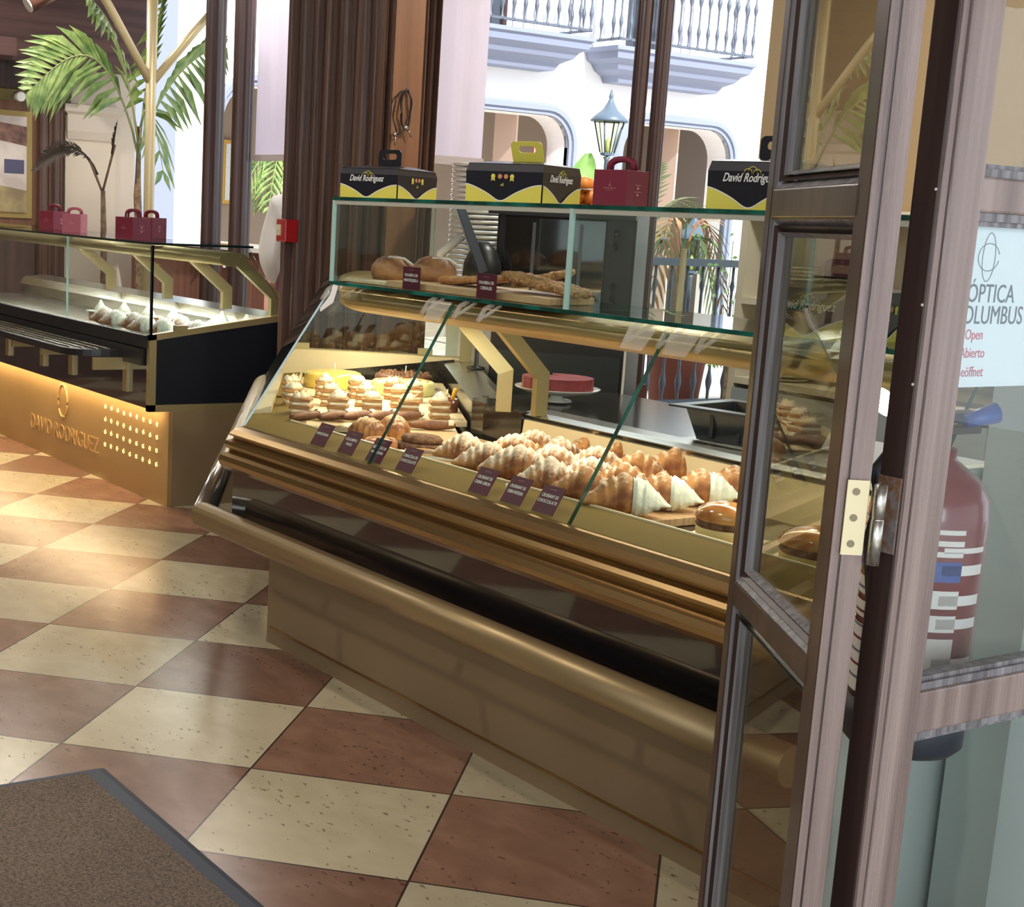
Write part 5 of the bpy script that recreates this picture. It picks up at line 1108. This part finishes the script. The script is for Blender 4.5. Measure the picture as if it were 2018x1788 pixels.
# ------------------------------------------------------------------ person behind the counters
t = thing('person', 'person in white shirt and maroon apron with back turned behind the left counter', 'person', (-2.76, 1.72, 0), R(56))
def skin(name, verts, edges, radii, mm, parent, root=0, sub=2):
    me = bpy.data.meshes.new(name); me.from_pydata(verts, edges, []); me.materials.append(mm); o = bpy.data.objects.new(name, me); COL.objects.link(o); o.parent = parent
    md = o.modifiers.new('skin', 'SKIN'); md.use_smooth_shade = True
    sv = me.skin_vertices[0].data
    for i, r_ in enumerate(radii): sv[i].radius = r_ if isinstance(r_, tuple) else (r_, r_); sv[i].use_root = (i == root)
    s2 = o.modifiers.new('sub', 'SUBSURF'); s2.levels = s2.render_levels = sub; return o
V_ = [(0, 0, .92), (0, .0, 1.08), (0, .01, 1.25), (0, .02, 1.38), (0, .03, 1.46), (0, .05, 1.55), (0, .055, 1.64), (-.17, .02, 1.36), (-.23, .06, 1.12), (-.20, .24, .98), (-.18, .32, .95), (.17, .02, 1.36), (.23, .06, 1.12), (.20, .24, .98), (.18, .32, .95), (-.09, 0, .86), (-.10, .02, .48), (-.10, -.02, .07), (-.10, .13, .035), (.09, 0, .86), (.10, .02, .48), (.10, -.02, .07), (.10, .13, .035)]
E_ = [(0, 1), (1, 2), (2, 3), (3, 4), (4, 5), (5, 6), (3, 7), (7, 8), (8, 9), (9, 10), (3, 11), (11, 12), (12, 13), (13, 14), (0, 15), (15, 16), (16, 17), (17, 18), (0, 19), (19, 20), (20, 21), (21, 22)]
r_ = [(.15, .11), (.145, .10), (.165, .115), (.15, .11), .055, .085, .095, .07, .052, .042, .035, .07, .052, .042, .035, .095, .065, .048, .035, .095, .065, .048, .035]
skin('body', V_, E_, r_, SKIN, t)
Vs = V_[:4] + [V_[4], V_[7], V_[8], V_[9], V_[11], V_[12], V_[13]]
skin('shirt', Vs, [(0, 1), (1, 2), (2, 3), (3, 4), (3, 5), (5, 6), (6, 7), (3, 8), (8, 9), (9, 10)], [(.165, .125), (.165, .12), (.185, .135), (.17, .13), .06, .085, .068, .052, .085, .068, .052], SHIRT, t)
m = MB(); m.lathe([(.165, 1.04), (.185, .98), (.19, .80), (.20, .50), (.195, .50), (.18, .8), (.175, .98), (.155, 1.04)], seg=24, sy=.8); m.build('apron', mat('maroon_apron', (84, 34, 52), .8), t)
MB().lathe([(0, 1.755), (.06, 1.745), (.098, 1.70), (.102, 1.64), (.085, 1.58), (.0, 1.57)], (0, .03, 0), 18).build('hair', HAIR, t)
for sx_ in (-1, 1):
    for k in range(5):
        o = Vector((sx_ * (.205 - .02 * k) * .95, .335, .945)); d = Vector((sx_ * (.25 - .1 * k) * .1, .055 if k else .03, -.03)); m = MB(); m.tube([o, o + d * .6, o + d * 1.1 + Vector((0, .005, -.012))], [.009, .008, .006], 6); m.build('finger', SKIN, t)
# ------------------------------------------------------------------ folding door, left leaf (opened towards the counter)
LN = Vector((2.848, -.806, 0)); LU = Vector((-.840, .5425, 0)).normalized(); LNn = Vector((-LU.y, LU.x, 0)) # normal pointing away / left
if LNn.dot(Vector((4.04, -2.24, 0)) - LN) < 0: LNn = -LNn
ZT = 2.6
leafA = thing('door_leaf', 'narrow weathered wooden glazed door leaf swung open beside the counter', 'door', (2.848, -.806, 0), math.atan2(LU.y, LU.x), None)
leafA['kind'] = 'structure'; leafA.name = 'door_1'
W1 = .482; TH = .039
# local frame: x along the leaf away from the hinge, y: + = right hand side (away from camera side glass face at y=0)
side = 1 if Vector((-math.sin(leafA.rotation_euler.z), math.cos(leafA.rotation_euler.z), 0)).dot(LNn) < 0 else -1
def L1(a, b, name, m, bevel=.003): return MB().bb((a[0], a[1] * side, a[2]), (b[0], b[1] * side, b[2])).build(name, m, leafA, bevel=bevel)
st = .034
L1((0, 0, 0), (.052, TH, ZT), 'stile', DOORD); L1((W1 - st, 0, 0), (W1, TH, ZT), 'stile', DOORD)
# hinge side edge strips, worn pale wood with a groove
L1((-.002, .0, 0), (.0005, .0105, ZT), 'edge_strip', DOORW, .001); L1((-.002, .0130, 0), (.0005, TH, ZT), 'edge_strip', DOORW, .001)
for a, b in ((.0, .20), (.786, .824), (1.367, 1.409), (2.5, ZT)): L1((st, 0, a), (W1 - st, TH, b), 'rail', DOORD)
def bead(x0, x1, z0, z1, mats_=(DOORG, DOORD)):
    """stepped glazing bead mitred round a pane"""
    for (o, y0_, y1_, w_, mm) in ((0, .002, .012, .010, DOORG), (.010, .005, .016, .009, DOORD), (.019, .009, .020, .007, DOORG)):
        m = MB()
        def ring(i): return [(x0 + i, z0 + i), (x1 - i, z0 + i), (x1 - i, z1 - i), (x0 + i, z1 - i)]
        a, b = ring(o), ring(o + w_)
        for yy in (y0_, y1_): pass
        vs = [(x, y_ * side, z) for (x, z) in a for y_ in (y0_, TH - y0_)] + [(x, y_ * side, z) for (x, z) in b for y_ in (y1_, TH - y1_)]
        fs = []
        for k in range(4):
            q = (k + 1) % 4; A0, A1, B0, B1 = 2 * k, 2 * q, 8 + 2 * k, 8 + 2 * q
            fs += [(A0, A1, B1, B0), (A0 + 1, B0 + 1, B1 + 1, A1 + 1), (B0, B1, B1 + 1, B0 + 1)]
        m.add(vs, fs).build('glazing_bead', mm, leafA)
for z0, z1 in ((.20, .786), (.824, 1.367), (1.409, 2.5)):
    bead(.052, W1 - st, z0, z1)
    MB().bb((st + .02, .019 * side, z0 + .02), (W1 - st - .02, .023 * side, z1 - .02)).build('door_glass', GLASSD, leafA)
# hinge: cream painted plate on the leaf edge, steel knuckle, rusty plate on the jamb leaf
hz0, hz1 = .968, 1.060
hp = L1((-.0075, .010, hz0), (-.0045, .0365, hz1), 'hinge_plate', mat('cream_painted_metal', (232, 220, 178), .5, noise=14, rgb2=(206, 178, 128), ramp=(.62, .78)), .0004)
for z in (hz0 + .014, (hz0 + hz1) / 2, hz1 - .014): MB().tube([(-.0088, .021 * side, z), (-.0076, .021 * side, z)], .0045, 12).build('hinge_screw', mat('screw_metal', (120, 110, 90), .4, .7), hp)
m = MB(); m.lathe([(0, hz0 - .012), (.0080, hz0 - .010), (.0080, (hz0 + hz1) / 2 - .0008), (.0070, (hz0 + hz1) / 2), (.0080, (hz0 + hz1) / 2 + .0008), (.0080, hz1 - .004), (0, hz1 - .001)], (-.010, (.049) * side, 0), 14); m.build('hinge_knuckle', STEEL, leafA)
# ------------------------------------------------------------------ right leaf, parallel to the wall
X2, Y2 = 2.88, -.722
leafB = thing('door_2', 'weathered wooden glazed door leaf with optician notice at the right edge', 'door', (X2, Y2, 0)); leafB['kind'] = 'structure'
def L2(a, b, name, m, bevel=.003): return MB().bb(a, b).build(name, m, leafB, bevel=bevel)
W2, T2 = .67, .040; s2 = .076
L2((-T2, 0, 0), (-.002, s2, ZT), 'stile', DOORD); L2((-.004, .016, 0), (.003, s2, ZT), 'stile_face', DOORW, .002)
L2((-.006, .001, 0), (.0015, .012, ZT), 'stile_bead', DOORW, .001)
L2((-T2, W2 - .1, 0), (0, W2, ZT), 'stile', DOORW)
for a, b in ((0, .18), (.722, .778), (1.382, 1.424), (2.5, ZT)): L2((-T2, s2, a), (0, W2 - .1, b), 'rail', DOORW)
for z0, z1 in ((.18, .722), (.778, 1.382), (1.424, 2.5)):
    m = MB(); yA, yB = s2, W2 - .1
    for k, (w_, xx) in enumerate(((.010, -.006), (.016, -.012))):
        m.bb((-T2 + .006, yA, z0), (xx, yA + w_, z1)); m.bb((-T2 + .006, yB - w_, z0), (xx, yB, z1)); m.bb((-T2 + .006, yA, z0), (xx, yB, z0 + w_)); m.bb((-T2 + .006, yA, z1 - w_), (xx, yB, z1))
    m.build('glazing_bead', DOORG, leafB)
    MB().bb((-.026, yA + .008, z0 + .008), (-.021, yB - .008, z1 - .008)).build('door_glass', GLASSC, leafB)
L2((-.038, -.003, hz0 - .003), (-.004, -.0005, hz1 + .0), 'hinge_plate', mat('rusty_plate', (120, 116, 112), .5, noise=60, rgb2=(120, 76, 40), bump=.6), .0003)
m = MB()
for z in (1.405, 1.27, 1.175): MB().tube([(-.006, .0, z), (-.006, -.0006, z)], .0018, 8).build('paint_chip', WHITE, leafB)
t = thing('paper_notice', 'white paper notice with dark and red optician lettering inside the right door glass', 'notice', (X2 - .031, Y2 + s2 + .012, 1.166))
MB().bb((-.0012, 0, 0), (0, .30, .203)).build('sheet', mat('notice_paper', (236, 246, 250), .6, emit=(226, 240, 246), estr=0), t)
DG = mat('notice_dark_ink', (92, 104, 110), .6); RG = mat('notice_red_ink', (206, 96, 112), .6)
text('lettering', 'ÓPTICA', .0330, (.0004, .076, .117), (0, 1, 0), (0, 0, 1), DG, t, ext=.0002, sx=.82)
text('lettering', 'COLUMBUS', .0330, (.0004, .076, .090), (0, 1, 0), (0, 0, 1), DG, t, ext=.0002, sx=.82)
for s_, z, c_ in (('Open', .066, .052), ('Abierto', .043, .053), ('Geöffnet', .019, .051)): text('lettering', s_, .0185, (.0004, c_, z), (0, 1, 0), (0, 0, 1), RG, t, ext=.0002, sx=.85)
m = MB(); ey, ez = .062, .163
m.tube([(.0005, ey + .0125 * math.cos(a), ez + .030 * math.sin(a)) for a in [2 * PI * k / 30 for k in range(31)]], .0005, 4)
m.tube([(.0005, ey + .0210 * math.cos(a), ez + .017 * math.sin(a)) for a in [.25 + 5.8 * k / 30 for k in range(31)]], .0005, 4)
m.build('eye_emblem', DG, t)
# small reflection-catching hook on the glass is left out; fire extinguisher on its stand
t = thing('fire_extinguisher', 'dark red fire extinguisher with printed label standing behind the right door leaf', 'fire extinguisher', (2.645, -.352, .588))
r_ = .086
MB().lathe([(0, .04), (r_, .04), (r_, .36), (r_ * .96, .39), (r_ * .8, .415), (r_ * .5, .435), (.03, .445), (.03, .46), (0, .46)], seg=40).build('cylinder', REDX, t)
MB().lathe([(0, 0), (r_ * .9, 0), (r_ * 1.03, .012), (r_ * 1.03, .075), (0, .075)], seg=40).build('base_ring', mat('blue_black_rubber', (26, 34, 50), .5), t)
def lab(z0, z1, mm, a0=205, a1=345, rr=1.006):
    MB().loft([[(r_ * rr * math.cos(R(a)), r_ * rr * math.sin(R(a)), z) for z in (z0, z1)] for a in range(a0, a1 + 1, 5)], close=False).build('label', mm, t)
for (z0, z1, mm) in ((.085, .19, WHITE), (.20, .225, WHITE), (.235, .262, WHITE), (.275, .305, BLUE), (.312, .320, WHITE), (.328, .336, WHITE), (.345, .352, WHITE)): lab(z0, z1, mm)
for (z0, z1, mm) in ((.10, .16, WHITE), (.205, .220, WHITE), (.240, .255, WHITE), (.285, .30, WHITE), (.318, .326, WHITE)): lab(z0, z1, mm, -35, 18)
for k, z in enumerate((.30, .28, .243, .207, .185, .165, .145, .125, .105)): lab(z, z + .004, MAROON if k % 2 else mat('label_grey', (110, 116, 140), .5), 215, 262, 1.012)
m = MB(); m.lathe([(0, .46), (.018, .46), (.018, .49), (0, .49)], seg=14); m.box((.0, .03, .505), (.03, .11, .014)); m.box((0, .035, .485), (.03, .09, .010)); m.build('valve_handle', BLACK, t)
m = MB(); m.tube([(0, -.02, .475), (0, -.075, .48), (-.01, -.115, .43), (-.01, -.112, .33), (0, -.10, .22), (.0, -.10, .15)], .011, 8); m.build('hose', BLACK, t)
MB().tube([(.02, .03, .50), (.04, .075, .515)], [.010, .016], 10).build('blue_seal', BLUE, t)
m = MB(); m.tube([(-.09, .02, -.575), (-.09, .02, .30)], .008, 8); m.tube([(-.09, .02, .30), (0, 0, .30)], .007, 6); m.lathe([(0, -.585), (.12, -.585), (.12, -.575), (0, -.570)], (-.03, 0, 0), 24); m.tube([(-.09, .02, -.01), (.03, 0, -.005)], .010, 6); m.build('stand', WALLG, t)
